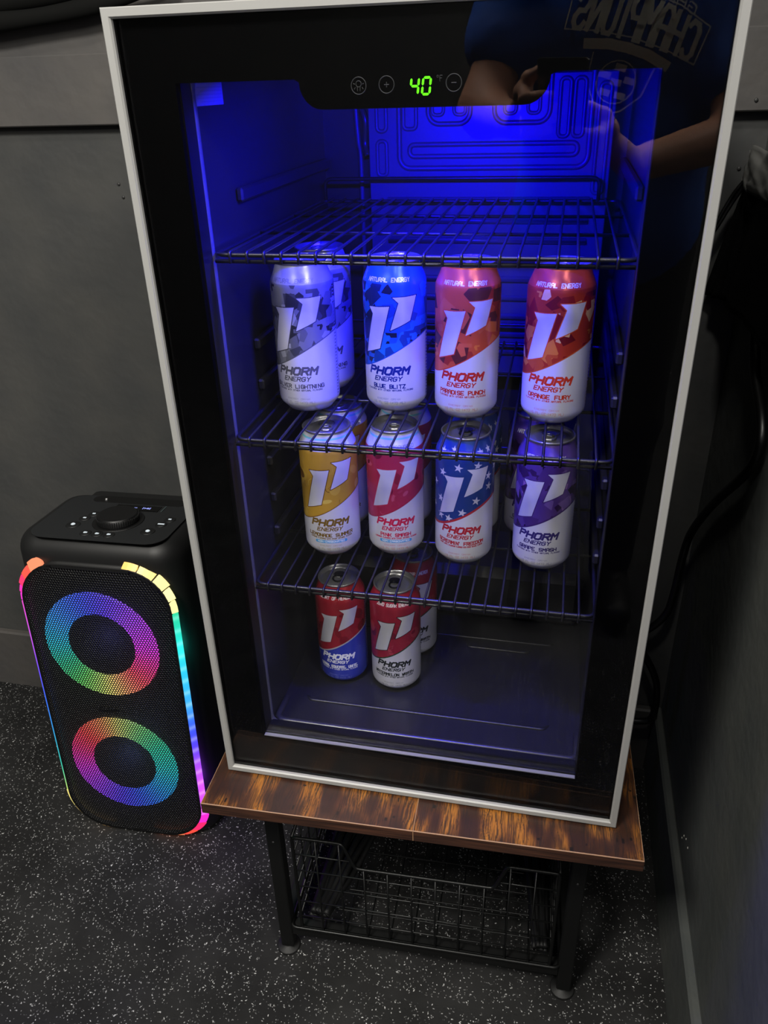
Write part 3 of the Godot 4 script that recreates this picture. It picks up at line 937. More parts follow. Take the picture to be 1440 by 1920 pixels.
func build_basket() -> void:
	var o := thing("wire_basket", "black wire basket with a dipped front resting low inside the fridge stand", "basket", STAND_AT, STAND_TURN)
	var m := mat(Color(0.055, 0.058, 0.058), 0.38, 0.3, 0.5)
	var x0 := 0.0765
	var x1 := 0.4455
	var yb := 0.0625
	var yt := 0.263
	var yd := 0.215
	var zf := -0.0875
	var zb := -0.40
	var st := st_new(true)
	tube(st, fillet([Vector3(0.26, yb, zf), Vector3(x0, yb, zf), Vector3(x0, yt, zf), Vector3(x0 + 0.072, yt, zf), Vector3(x0 + 0.0895, yd, zf), Vector3(x1 - 0.0855, yd, zf), Vector3(x1 - 0.069, yt, zf), Vector3(x1, yt, zf), Vector3(x1, yb, zf), Vector3(0.26, yb, zf)], 0.007), 0.0026, 8)
	obj("front_rim", st, m, o)
	st = st_new(true)
	tube(st, fillet([Vector3(x0, yt, zf), Vector3(x0, yt, zb), Vector3(x1, yt, zb), Vector3(x1, yt, zf)], 0.01), 0.0024, 8)
	obj("top_rim", st, m, o)
	st = st_new(true)
	tube(st, fillet([Vector3(0.26, yb + 0.001, zf + 0.003), Vector3(x0 - 0.017, yb + 0.001, zf + 0.003), Vector3(x0 - 0.017, yb + 0.001, zb), Vector3(x1 + 0.014, yb + 0.001, zb), Vector3(x1 + 0.014, yb + 0.001, zf + 0.003), Vector3(0.26, yb + 0.001, zf + 0.003)], 0.01), 0.0026, 8)
	obj("base_rim", st, m, o)
	var w := func(called: String, pts: Array, r := 0.0013) -> void:
		var s := st_new(true)
		tube(s, pts, r, 6)
		obj(called, s, m, o)
	for k in 5:   # level wires of the front
		var y := 0.2285 - k * 0.0345
		if y > yd:
			w.call("front_wire", [Vector3(x0, y, zf), Vector3(x0 + 0.0845, y, zf)])
			w.call("front_wire", [Vector3(x1 - 0.081, y, zf), Vector3(x1, y, zf)])
		else:
			w.call("front_wire", [Vector3(x0, y, zf), Vector3(x1, y, zf)])
	for k in 10:   # upright wires run down the front and back along the floor
		var x := x0 + 0.0338 * (k + 1)
		var y := yt
		if x > x0 + 0.0715 and x < x1 - 0.0685:
			y = yd
			if x < x0 + 0.089: y = yt - (x - x0 - 0.0715) / 0.0175 * (yt - yd)
			if x > x1 - 0.086: y = yt - (x1 - 0.0685 - x) / 0.0175 * (yt - yd)
		w.call("long_wire", fillet([Vector3(x, y, zf + 0.002), Vector3(x, yb, zf + 0.002), Vector3(x, yb, zb), Vector3(x, yt, zb)], 0.006))
	for k in 8:
		var z := zf - 0.036 * (k + 1)
		w.call("cross_wire", fillet([Vector3(x0, yt, z), Vector3(x0, yb + 0.002, z), Vector3(x1, yb + 0.002, z), Vector3(x1, yt, z)], 0.006))
	for k in 5:
		var y := 0.2285 - k * 0.0345
		w.call("side_wire", [Vector3(x0, y, zf), Vector3(x0, y, zb), Vector3(x1, y, zb), Vector3(x1, y, zf)])
	# dark strands that lie along the sides of the basket floor
	var cord := mat(Color(0.028, 0.028, 0.033), 0.6, 0.0, 0.4)
	for side in 2:
		var b := thing("cord_bundle", ["bundle of thin black strands lying along left side of the wire basket", "bundle of thin black strands lying along right side of the wire basket"][side], "cords", STAND_AT, STAND_TURN)
		for k in 9:
			var pts := []
			for i in 8:
				var t := i / 7.0
				var z := lerpf(zf - 0.012, zb + 0.01, t)
				var spread := (0.0105 if side == 0 else 0.006) * (0.35 + t * 0.9)
				var x := x0 + 0.012 + k * spread * 0.85 + t * 0.012
				if side == 1: x = x1 - 0.007 - k * spread * 0.8
				pts.append(Vector3(x + sin(k * 2.1 + i * 1.3) * 0.0016, yb + 0.0105 + absf(sin(k * 1.7 + i)) * 0.006 + 0.006 * (k % 2), z))
			var s := st_new(true)
			tube(s, curve(pts, 4), 0.0055 if side == 0 else 0.0042, 7)
			obj("strand", s, cord, b)

# ---------------------------------------------------------------- speaker
func hue_key(th: float, first: float) -> Color:
	return Color.from_hsv(fposmod(first - th, 360.0) / 360.0, 0.86, 0.88)

func ramp_image(keys: Array, spots := 0) -> ImageTexture:
	var g := Gradient.new()
	g.offsets = PackedFloat32Array(keys.map(func(k): return k[0]))
	g.colors = PackedColorArray(keys.map(func(k): return k[1]))
	var im := Image.create(256, 4, false, Image.FORMAT_RGB8)
	for x in 256:
		var t := (x + 0.5) / 256.0
		for y in 4: im.set_pixel(x, y, g.sample(t).lerp(Color.WHITE, 0.3 * pow(absf(sin(PI * t * spots)), 5.0)))
	return ImageTexture.create_from_image(im)

func glow_tex(t: Texture2D, e: float) -> StandardMaterial3D:
	var m := mat(Color(0.25, 0.25, 0.25), 0.4)
	m.emission_enabled = true
	m.emission = Color.WHITE
	m.emission_operator = BaseMaterial3D.EMISSION_OP_MULTIPLY
	m.emission_texture = t
	m.emission_energy_multiplier = e
	return m

const SP_W := 0.1235    # half width of the grille
const SP_Y0 := 0.012
const SP_Y1 := 0.551
const SP_H := 0.592

func grille_z(x: float, y: float) -> float:
	var ex := absf(x) / SP_W
	var ey := maxf(0.0, absf(y - (SP_Y0 + SP_Y1) * 0.5) / ((SP_Y1 - SP_Y0) * 0.5))
	return 0.006 - 0.006 * pow(ex, 3.0) - 0.005 * pow(ey, 10.0)

func outline_at(off: float, n := 10) -> PackedVector2Array:
	return rrect(0, (SP_Y0 + SP_Y1) * 0.5, (SP_W + off) * 2.0, SP_Y1 - SP_Y0 + off * 2.0, 0.07 + off, n)

func strip_piece(path: Array, w0: float, w1: float, drop := 1.05, cap := 0) -> SurfaceTool:
	# path: [point on the grille edge, outward normal]; a lit bar on the chamfer between front and side
	var st := st_new()
	var d := 0.0
	var ln := [0.0]
	for i in range(1, path.size()):
		d += (path[i][0] - path[i - 1][0]).length()
		ln.append(d)
	for i in path.size() - 1:
		var q := []
		for j in [i, i + 1]:
			var t: float = ln[j] / maxf(d, 1e-6)
			var w := lerpf(w0, w1, t)
			var s := t if cap > 0 else 1.0 - t   # a rounded end
			if cap != 0 and s > 0.45: w *= sqrt(maxf(0.02, 1.0 - pow((s - 0.45) / 0.55, 2.0)))
			var p: Vector2 = path[j][0]
			var n: Vector2 = path[j][1]
			var a := p + n * 0.0018
			var b := p + n * (0.0018 + w)
			q.append([Vector3(a.x, a.y, -0.0005), Vector3(b.x, b.y, -0.0005 - w * drop), Vector3(b.x - n.x * 0.003, b.y - n.y * 0.003, -0.004 - w * drop), Vector3(a.x - n.x * 0.002, a.y - n.y * 0.002, -0.006), t])
		for e in 4:
			var e2 := (e + 1) % 4
			var v := [q[0][e], q[0][e2], q[1][e2], q[1][e]]
			var u := [q[0][4], q[0][4], q[1][4], q[1][4]]
			for k in [0, 2, 1, 0, 3, 2]:
				st.set_uv(Vector2(lerpf(0.01, 0.99, u[k]), 0.5)); st.add_vertex(v[k])
		for cp in 2:
			if (cp == 0 and i == 0) or (cp == 1 and i == path.size() - 2):
				for k in [0, 1, 2, 0, 2, 3]:
					st.set_uv(Vector2(lerpf(0.01, 0.99, float(cp)), 0.5)); st.add_vertex(q[cp][k])
	return st

func build_speaker() -> void:
	# base: the middle of its front bottom edge; the whole box leans back by four degrees
	var yaw := deg_to_rad(1.8)
	var tilt := deg_to_rad(4.0)
	var o := thing("party_speaker", "tall black party speaker with two rainbow light rings left of the fridge", "speaker", Vector3(-0.3011, T - 0.4205, -0.1890))
	var u := Vector3(cos(yaw), 0, -sin(yaw))
	var n0 := Vector3(sin(yaw), 0, cos(yaw))
	o.basis = Basis(u, Vector3.UP * cos(tilt) - n0 * sin(tilt), n0 * cos(tilt) + Vector3.UP * sin(tilt))
	var shell := mat(Color(0.085, 0.086, 0.088), 0.5, 0.0, 0.45)
	var soft := mat(Color(0.115, 0.12, 0.126), 0.6, 0.0, 0.4)
	var black := mat(Color(0.02, 0.02, 0.022), 0.5)
	# body: a rounded box whose bottom is cut level with the floor
	var hw := 0.1395
	var zf := -0.009
	var zb := -0.200
	var r := 0.034
	var st := st_new(true)
	var rings := []
	var levels := []
	for i in 7:
		var a := PI * 0.5 * i / 6.0
		levels.append([0.02 * (1.0 - sin(a)), 0.02 * (1.0 - cos(a))])
	levels.reverse()
	var low := []
	for i in 6: low.append([0.022 - 0.022 * cos(PI * 0.5 * i / 5.0) , 0.022 - 0.022 * sin(PI * 0.5 * i / 5.0)])
	var high := []
	for i in 8: high.append([SP_H - r + r * sin(PI * 0.5 * i / 7.0), r - r * cos(PI * 0.5 * i / 7.0)])
	for lv in low + high:
		var ring := []
		var e: float = lv[1]
		for p in rrect(0, (zf + zb) * 0.5, (hw - e) * 2.0, zf - zb - e * 2.0, 0.045 - minf(e, 0.03), 7):
			var y: float = lv[0]
			var bot := -p.y * 0.0699 + 0.002
			ring.append(Vector3(p.x, bot + y * (SP_H - bot) / SP_H, p.y))
		rings.append(ring)
	for i in rings.size() - 1:
		var nn: int = rings[i].size()
		for k in nn:
			quad(st, rings[i][k], rings[i + 1][k], rings[i + 1][(k + 1) % nn], rings[i][(k + 1) % nn])
	for i in range(1, rings[0].size() - 1):
		tri(st, rings[0][0], rings[0][i], rings[0][i + 1])
		tri(st, rings[-1][0], rings[-1][i + 1], rings[-1][i])
	obj("body", st, shell, o)
	for x in [-0.09, 0.09]:
		for z in [-0.04, -0.165]:
			st = st_new()
			lathe(st, [Vector2(0.0, -0.003), Vector2(0.016, -0.003), Vector2(0.018, 0.001), Vector2(0.0, 0.006)], 14, Vector3(x, -z * 0.0699, z))
			obj("rubber_foot", st, black, o)
	# bezel between body and grille
	st = st_new(true)
	var inn := outline_at(-0.004)
	var out := outline_at(0.0022)
	for i in out.size():
		var j := (i + 1) % out.size()
		var A := [Vector3(inn[i].x, inn[i].y, -0.004), Vector3(out[i].x, out[i].y, 0.0012), Vector3(out[i].x * 1.012, (out[i].y - 0.2815) * 1.006 + 0.2815, -0.016)]
		var B := [Vector3(inn[j].x, inn[j].y, -0.004), Vector3(out[j].x, out[j].y, 0.0012), Vector3(out[j].x * 1.012, (out[j].y - 0.2815) * 1.006 + 0.2815, -0.016)]
		quad(st, A[0], A[1], B[1], B[0])
		quad(st, A[1], A[2], B[2], B[1])
	obj("bezel", st, black, o)
	# baffle, cones and light rings behind the grille
	st = st_new()
	prism(st, outline_at(-0.001, 6), -0.014, -0.0075)
	obj("baffle", st, black, o)
	var cy1 := 0.405
	var cy2 := 0.1604
	for k in 2:
		var c := Vector3(-0.008, [cy1, cy2][k], 0)
		st = st_new()
		var seg := 72
		for i in seg:
			var a0 := TAU * i / seg
			var a1 := TAU * (i + 1) / seg
			var P := func(a: float, rr: float, z: float) -> Vector3: return c + Vector3(cos(a) * rr, sin(a) * rr, z)
			var ring_pts := [[0.0575, -0.007], [0.062, -0.0035], [0.0955, -0.0035], [0.0985, -0.007]]
			for j in 3:
				var v := [P.call(a0, ring_pts[j][0], ring_pts[j][1]), P.call(a0, ring_pts[j + 1][0], ring_pts[j + 1][1]), P.call(a1, ring_pts[j + 1][0], ring_pts[j + 1][1]), P.call(a1, ring_pts[j][0], ring_pts[j][1])]
				var uu := [float(i) / seg, float(i) / seg, float(i + 1) / seg, float(i + 1) / seg]
				for q in [0, 2, 1, 0, 3, 2]:
					st.set_uv(Vector2(uu[q], 0.5)); st.add_vertex(v[q])
		var keys := []
		for d in 25:
			var th := d * 15.0
			keys.append([d / 24.0, ring_color(th, k)])
		obj("light_ring", st, glow_tex(ramp_image(keys), 1.5), o)
		st = st_new(true)
		lathe(st, [Vector2(0.056, -0.0005), Vector2(0.052, 0.002), Vector2(0.047, -0.0005), Vector2(0.034, -0.0045), Vector2(0.022, -0.0055), Vector2(0.016, -0.003), Vector2(0.008, 0.0), Vector2(0.0, 0.001)], 36)
		var cone := obj("woofer_cone", st, mat(Color(0.02, 0.02, 0.022), 0.7, 0.0, 0.3), o)
		cone.rotation.x = PI / 2
		cone.position = c + Vector3(0, 0, -0.0055)
	# perforated steel grille: every hole a hexagon cut through the curved sheet
	st = st_new(true)
	var limit := outline_at(0.0)
	var pitch := 0.0046
	var rr := pitch / sqrt(3.0)
	var row := 0
	var y := SP_Y0
	while y < SP_Y1:
		var x := -SP_W + (pitch * 0.5 if row % 2 else 0.0)
		while x < SP_W:
			if Geometry2D.is_point_in_polygon(Vector2(x, y), limit):
				var edge_cell := not Geometry2D.is_point_in_polygon(Vector2(x, y) + (Vector2(x, y) - Vector2(0, 0.28)).normalized() * 0.004, limit)
				for i in 6:
					var a0 := TAU * (i + 0.5) / 6.0
					var a1 := TAU * (i + 1.5) / 6.0
					var q := []
					for v in [[a0, rr], [a1, rr], [a1, rr * 0.70], [a0, rr * 0.70]]:
						var px: float = x + cos(v[0]) * v[1]
						var py: float = y + sin(v[0]) * v[1]
						q.append(Vector3(px, py, grille_z(px, py)))
					quad(st, q[0], q[1], q[2], q[3])
					if edge_cell: tri(st, q[3], q[2], Vector3(x, y, grille_z(x, y)))
					else: quad(st, q[3], q[2], q[2] - Vector3(0, 0, 0.0008), q[3] - Vector3(0, 0, 0.0008))
			x += pitch
		y += pitch * sqrt(3.0) * 0.5
		row += 1
	var grille := obj("grille", st, mat(Color(0.085, 0.085, 0.088), 0.38, 0.3, 0.6), o)
	grille.set_meta("kind", "stuff")
	# maker's plate between the rings: a row of small bars
	st = st_new()
	for k in 9:
		box(st, Vector3(-0.026 + k * 0.0042, 0.2855, 0.0072), Vector3(0.0018, 0.007 + 0.003 * ((k * 5) % 3), 0.0012), 0.0003)
	obj("name_plate", st, mat(Color(0.1, 0.1, 0.105), 0.4, 0.4), o)
	# light strips down both sides of the grille
	var path := outline_at(0.0, 14)   # starts at the right, runs counter-clockwise: top right, top left, bottom left, bottom right
	var nrm := []
	for i in path.size():
		var d := (path[(i + 1) % path.size()] - path[(i - 1 + path.size()) % path.size()]).normalized()
		nrm.append(Vector2(d.y, -d.x))
	var arc := func(corner: int, f0: float, f1: float, ext0 := 0.0, ext1 := 0.0) -> Array:
		var res := []
		for i in 17:
			var t := lerpf(f0, f1, i / 16.0) * 14.0
			var i0 := corner * 15 + clampi(int(floor(t)), 0, 14)
			var i1 := corner * 15 + clampi(int(floor(t)) + 1, 0, 14)
			var fr: float = t - floor(t)
			var p: Vector2 = path[i0].lerp(path[i1], fr)
			var nn: Vector2 = nrm[i0].lerp(nrm[i1], fr).normalized()
			if i == 0 and ext0 != 0.0:
				for e in 6: res.append([p + Vector2(-nn.y, nn.x) * -ext0 * (6 - e) / 6.0, nn])
			res.append([p, nn])
			if i == 16 and ext1 != 0.0:
				for e in 6: res.append([p + Vector2(-nn.y, nn.x) * ext1 * (e + 1) / 6.0, nn])
		return res
	var right_top := [[Color(1.0, 0.93, 0.62), 0.0, 0.16, 0.008], [Color(1.0, 0.96, 0.66), 0.18, 0.34, 0.0095], [Color(1.0, 0.93, 0.6), 0.36, 0.54, 0.0115], [Color(1.0, 0.88, 0.5), 0.56, 0.78, 0.0138], [Color(1.0, 0.76, 0.36), 0.8, 1.0, 0.0165]]
	var left_top := [[Color(0.93, 0.22, 0.82), 0.9, 1.0, 0.007], [Color(0.95, 0.2, 0.72), 0.79, 0.885, 0.009], [Color(0.98, 0.22, 0.42), 0.65, 0.775, 0.012], [Color(1.0, 0.34, 0.28), 0.48, 0.635, 0.0125], [Color(1.0, 0.56, 0.4), 0.22, 0.465, 0.0155]]
	var left_low := [[Color(0.97, 0.9, 0.52), 0.0, 0.3, 0.008], [Color(0.98, 0.85, 0.5), 0.32, 0.62, 0.008], [Color(1.0, 0.78, 0.48), 0.64, 1.0, 0.008]]
	var right_low := [[Color(0.96, 0.4, 0.9), 0.86, 1.0, 0.011], [Color(0.92, 0.16, 0.78), 0.68, 0.84, 0.012], [Color(0.98, 0.16, 0.42), 0.46, 0.66, 0.0135], [Color(1.0, 0.3, 0.24), 0.24, 0.44, 0.0135], [Color(1.0, 0.52, 0.32), 0.0, 0.22, 0.012]]
	for s in right_top: obj("light_segment", strip_piece(arc.call(0, s[1], s[2]), s[3], s[3], 1.0, 1 if s[2] == 1.0 else 0), glow_mat(s[0], 1.25), o)
	for s in left_top: obj("light_segment", strip_piece(arc.call(1, s[1], s[2]), s[3], s[3], 0.6, -1 if s[1] < 0.3 else 0), glow_mat(s[0], 1.0), o)
	for s in left_low: obj("light_segment", strip_piece(arc.call(2, s[1], s[2]), s[3], s[3], 0.5, 1 if s[2] == 1.0 else 0), glow_mat(s[0], 0.9), o)
	for s in right_low: obj("light_segment", strip_piece(arc.call(3, s[1], s[2], 0.03 if s[1] == 0.0 else 0.0, 0.0), s[3], s[3], 0.8, -1 if s[1] == 0.0 else 0), glow_mat(s[0], 1.1), o)
	var R0: Vector2 = path[0]
	var R1: Vector2 = path[59]
	var run := []
	for i in 21: run.append([R0.lerp(R1, 0.004 + 0.992 * i / 20.0), Vector2.RIGHT])
	obj("light_strip", strip_piece(run, 0.0075, 0.0085), glow_tex(ramp_image([[0.0, Color(0.08, 0.78, 0.55)], [0.12, Color(0.05, 0.8, 0.72)], [0.3, Color(0.1, 0.72, 0.9)], [0.45, Color(0.2, 0.62, 0.95)], [0.56, Color(0.16, 0.3, 0.95)], [0.66, Color(0.3, 0.2, 0.95)], [0.76, Color(0.62, 0.25, 0.98)], [0.9, Color(0.75, 0.25, 0.98)], [1.0, Color(0.88, 0.25, 0.95)]], 17), 1.3), o)
	var L0: Vector2 = path[29]
	var L1: Vector2 = path[30]
	run = []
	for i in 21: run.append([L0.lerp(L1, 0.004 + 0.992 * i / 20.0), Vector2.LEFT])
	obj("light_strip", strip_piece(run, 0.006, 0.006, 0.45), glow_tex(ramp_image([[0.0, Color(0.93, 0.25, 0.8)], [0.2, Color(0.75, 0.28, 0.9)], [0.36, Color(0.36, 0.25, 0.95)], [0.5, Color(0.14, 0.4, 0.92)], [0.66, Color(0.1, 0.6, 0.85)], [0.84, Color(0.15, 0.75, 0.65)], [1.0, Color(0.8, 0.88, 0.4)]]), 1.1), o)
	# lights that stand for the rings and strips where they reach the surroundings
	for l in [[Vector3(-0.008, cy1, 0.05), Color(0.5, 0.5, 1.0), 0.0015], [Vector3(-0.008, cy2, 0.05), Color(0.5, 0.6, 1.0), 0.0015], [Vector3(0.15, 0.12, 0.0), Color(0.6, 0.25, 1.0), 0.0035], [Vector3(0.15, 0.4, 0.0), Color(0.2, 0.9, 0.8), 0.0025]]:
		var g := OmniLight3D.new()
		g.name = "ring_light"
		g.light_color = l[1]
		g.light_energy = l[2]
		g.light_size = 0.02
		g.omni_range = 4.0
		g.omni_attenuation = 2.0
		g.shadow_enabled = true
		g.position = l[0]
		o.add_child(g, true)
	# top panel, sunk a little, with knob, display, keys and the handle behind
	var X90 := Basis(Vector3.RIGHT, -PI / 2)
	st = st_new()
	var pn := PackedVector2Array()
	for p in rrect(0.004, 0.092, 0.226, 0.160, 0.03, 8): pn.append(p)
	prism(st, pn, 0.0, 0.0011, Transform3D(X90, Vector3(0, SP_H, 0)))
	var top := obj("top_panel", st, soft, o)
	var ty := SP_H + 0.0011
	var kc := Vector3(0.014, ty, -0.082)
	st = st_new(true)
	lathe(st, [Vector2(0.0, 0.0), Vector2(0.0405, 0.0), Vector2(0.0405, 0.0008), Vector2(0.036, 0.001), Vector2(0.0, 0.001)], 36, kc)
	obj("knob_well", st, black, top)
	st = st_new(true)
	lathe(st, [Vector2(0.0, 0.0012), Vector2(0.033, 0.0012), Vector2(0.033, 0.003), Vector2(0.031, 0.0125), Vector2(0.0295, 0.0138), Vector2(0.026, 0.0138), Vector2(0.0, 0.0132)], 48, kc)
	for k in 60:
		var a := TAU * k / 60.0
		box(st, kc + Vector3(cos(a) * 0.0325, 0.0068, sin(a) * 0.0325), Vector3(0.0012, 0.0095, 0.0012), 0.0003, Transform3D())
	obj("volume_knob", st, mat(Color(0.06, 0.06, 0.063), 0.42, 0.1), o)
	st = st_new()
	box(st, Vector3(0.022, ty + 0.0003, -0.132), Vector3(0.078, 0.0012, 0.02), 0.0004)
	var disp := obj("display", st, mat(Color(0.008, 0.008, 0.01), 0.15), o)
	st = st_new()
	for bx in [[-0.006, 0.0036, 0.0032], [-0.003, 0.0012, 0.0075], [-0.0005, 0.0036, 0.0042], [0.002, 0.001, 0.0056], [0.0125, 0.006, 0.0012], [0.026, 0.0012, 0.0065], [0.029, 0.0012, 0.004], [0.0315, 0.0036, 0.0012], [0.0345, 0.0036, 0.0042], [0.038, 0.0012, 0.0065]]:
		box(st, Vector3(bx[0] + 0.006, ty + 0.001, -0.132), Vector3(bx[1], 0.0003, bx[2]))
	obj("reading", st, glow_mat(Color(0.62, 0.66, 1.0), 0.9), disp)
	st = st_new()
	box(st, Vector3(0.067, ty + 0.0008, -0.1335), Vector3(0.0012, 0.0005, 0.022), 0.0, Transform3D())
	obj("film_edge", st, mat(Color(0.3, 0.36, 0.36), 0.3), disp)
	var keyglow := glow_mat(Color(0.86, 0.9, 0.92), 0.75)
	for k in [[-0.051, -0.058, 0], [-0.045, -0.083, 1], [-0.038, -0.1, 1], [-0.016, -0.0335, 2], [0.004, -0.0325, 2], [0.0235, -0.0325, 2], [0.078, -0.0525, 0], [0.088, -0.079, 3], [0.0945, -0.0975, 1]]:
		st = st_new(true)
		var rk: float = 0.0115 if k[2] == 0 else 0.0092
		lathe(st, [Vector2(0.0, 0.0), Vector2(rk, 0.0), Vector2(rk, 0.0006), Vector2(rk - 0.0012, 0.0012), Vector2(0.0, 0.0012)], 18, Vector3(k[0], ty, k[1]))
		var key := obj("key", st, mat(Color(0.062, 0.065, 0.068), 0.5), o)
		st = st_new()
		var w2: float = [0.0052, 0.0046, 0.0056, 0.0105][k[2]]
		if k[2] == 0: tube(st, to3(rrect(0, 0, w2, w2, w2 * 0.48, 4), 0.0), 0.0009, 4, true)
		box(st, Vector3.ZERO, Vector3(w2, 0.0028 if k[2] else 0.0012, 0.0006))
		if k[2] == 2: box(st, Vector3(-0.001, 0, 0), Vector3(0.0028, 0.0042, 0.0005))
		var sy := obj("symbol", st, keyglow, key)
		sy.basis = X90
		sy.position = Vector3(k[0], ty + 0.0015, k[1])
	# carrying handle: a bar across the back of the top, over a hollow painted as a flat black patch
	st = st_new()
	var hol := PackedVector2Array()
	for p in rrect(0.012, 0.1595, 0.165, 0.024, 0.0115, 8): hol.append(p)
	prism(st, hol, 0.0, 0.0016, Transform3D(X90, Vector3(0, SP_H, 0)))
	obj("hollow_patch", st, black, o)
	st = st_new()
	var hb := PackedVector2Array([Vector2(-0.085, 0.0)])
	for i in 9: hb.append(Vector2(-0.085 + 0.012 * i / 8.0, 0.0025 * sin(PI * 0.5 * i / 8.0)))
	for i in 9: hb.append(Vector2(0.097 + 0.012 * i / 8.0, 0.0025 * cos(PI * 0.5 * i / 8.0)))
	hb.append(Vector2(0.109, 0.0))
	prism(st, hb, -0.190, -0.172, Transform3D(Basis(), Vector3(0, SP_H - 0.001, 0)))
	obj("handle", st, shell, o)
	st = st_new(true)
	lathe(st, [Vector2(0.0, 0.0), Vector2(0.0028, 0.0), Vector2(0.002, 0.0035), Vector2(0.0, 0.004)], 10, Vector3(-0.045, SP_H + 0.0016, -0.154))
	obj("aerial_tip", st, mat(Color(0.75, 0.75, 0.75), 0.25, 0.8), o)

func ring_color(th: float, k: int) -> Color:
	# colours round the ring, counter-clockwise from the right
	var keys := [[0, Color(0.86, 0.2, 0.86)], [45, Color(0.62, 0.24, 0.98)], [80, Color(0.32, 0.22, 0.96)], [110, Color(0.2, 0.36, 0.95)], [150, Color(0.16, 0.58, 0.9)], [185, Color(0.1, 0.72, 0.78)], [215, Color(0.15, 0.74, 0.5)], [240, Color(0.4, 0.8, 0.36)], [268, Color(0.82, 0.84, 0.42)], [290, Color(0.98, 0.66, 0.42)], [312, Color(0.98, 0.32, 0.34)], [335, Color(0.95, 0.2, 0.55)], [360, Color(0.86, 0.2, 0.86)]]
	if k == 1:
		keys = [[0, Color(0.1, 0.74, 0.74)], [30, Color(0.12, 0.76, 0.6)], [58, Color(0.38, 0.76, 0.4)], [88, Color(0.78, 0.78, 0.4)], [112, Color(0.92, 0.5, 0.3)], [138, Color(0.95, 0.22, 0.26)], [162, Color(0.92, 0.16, 0.5)], [190, Color(0.86, 0.16, 0.85)], [225, Color(0.6, 0.2, 0.95)], [262, Color(0.28, 0.2, 0.95)], [290, Color(0.16, 0.36, 0.95)], [325, Color(0.1, 0.6, 0.88)], [360, Color(0.1, 0.74, 0.74)]]
	for i in keys.size() - 1:
		if th <= keys[i + 1][0]:
			return keys[i][1].lerp(keys[i + 1][1], (th - keys[i][0]) / float(keys[i + 1][0] - keys[i][0]))
	return keys[-1][1]

# ---------------------------------------------------------------- cords and cloth
func cloth(st: SurfaceTool, f: Callable, nu: int, nv: int, thick: float) -> void:
	var g := []
	for i in nu + 1:
		var col := []
		for j in nv + 1: col.append(f.call(float(i) / nu, float(j) / nv))
		g.append(col)
	var nn := []
	for i in nu + 1:
		var col := []
		for j in nv + 1:
			var du: Vector3 = g[mini(i + 1, nu)][j] - g[maxi(i - 1, 0)][j]
			var dv: Vector3 = g[i][mini(j + 1, nv)] - g[i][maxi(j - 1, 0)]
			col.append(dv.cross(du).normalized() * thick)
		nn.append(col)
	for i in nu:
		for j in nv:
			quad(st, g[i][j], g[i][j + 1], g[i + 1][j + 1], g[i + 1][j])
			quad(st, g[i + 1][j] - nn[i + 1][j], g[i + 1][j + 1] - nn[i + 1][j + 1], g[i][j + 1] - nn[i][j + 1], g[i][j] - nn[i][j])
	for i in nu:
		quad(st, g[i + 1][0], g[i + 1][0] - nn[i + 1][0], g[i][0] - nn[i][0], g[i][0])
		quad(st, g[i][nv], g[i][nv] - nn[i][nv], g[i + 1][nv] - nn[i + 1][nv], g[i + 1][nv])
	for j in nv:
		quad(st, g[0][j], g[0][j] - nn[0][j], g[0][j + 1] - nn[0][j + 1], g[0][j + 1])
		quad(st, g[nu][j + 1], g[nu][j + 1] - nn[nu][j + 1], g[nu][j] - nn[nu][j], g[nu][j])

func at_t(p: Array) -> Array:
	return p.map(func(v): return Vector3(v[0], v[1] + T, v[2]))

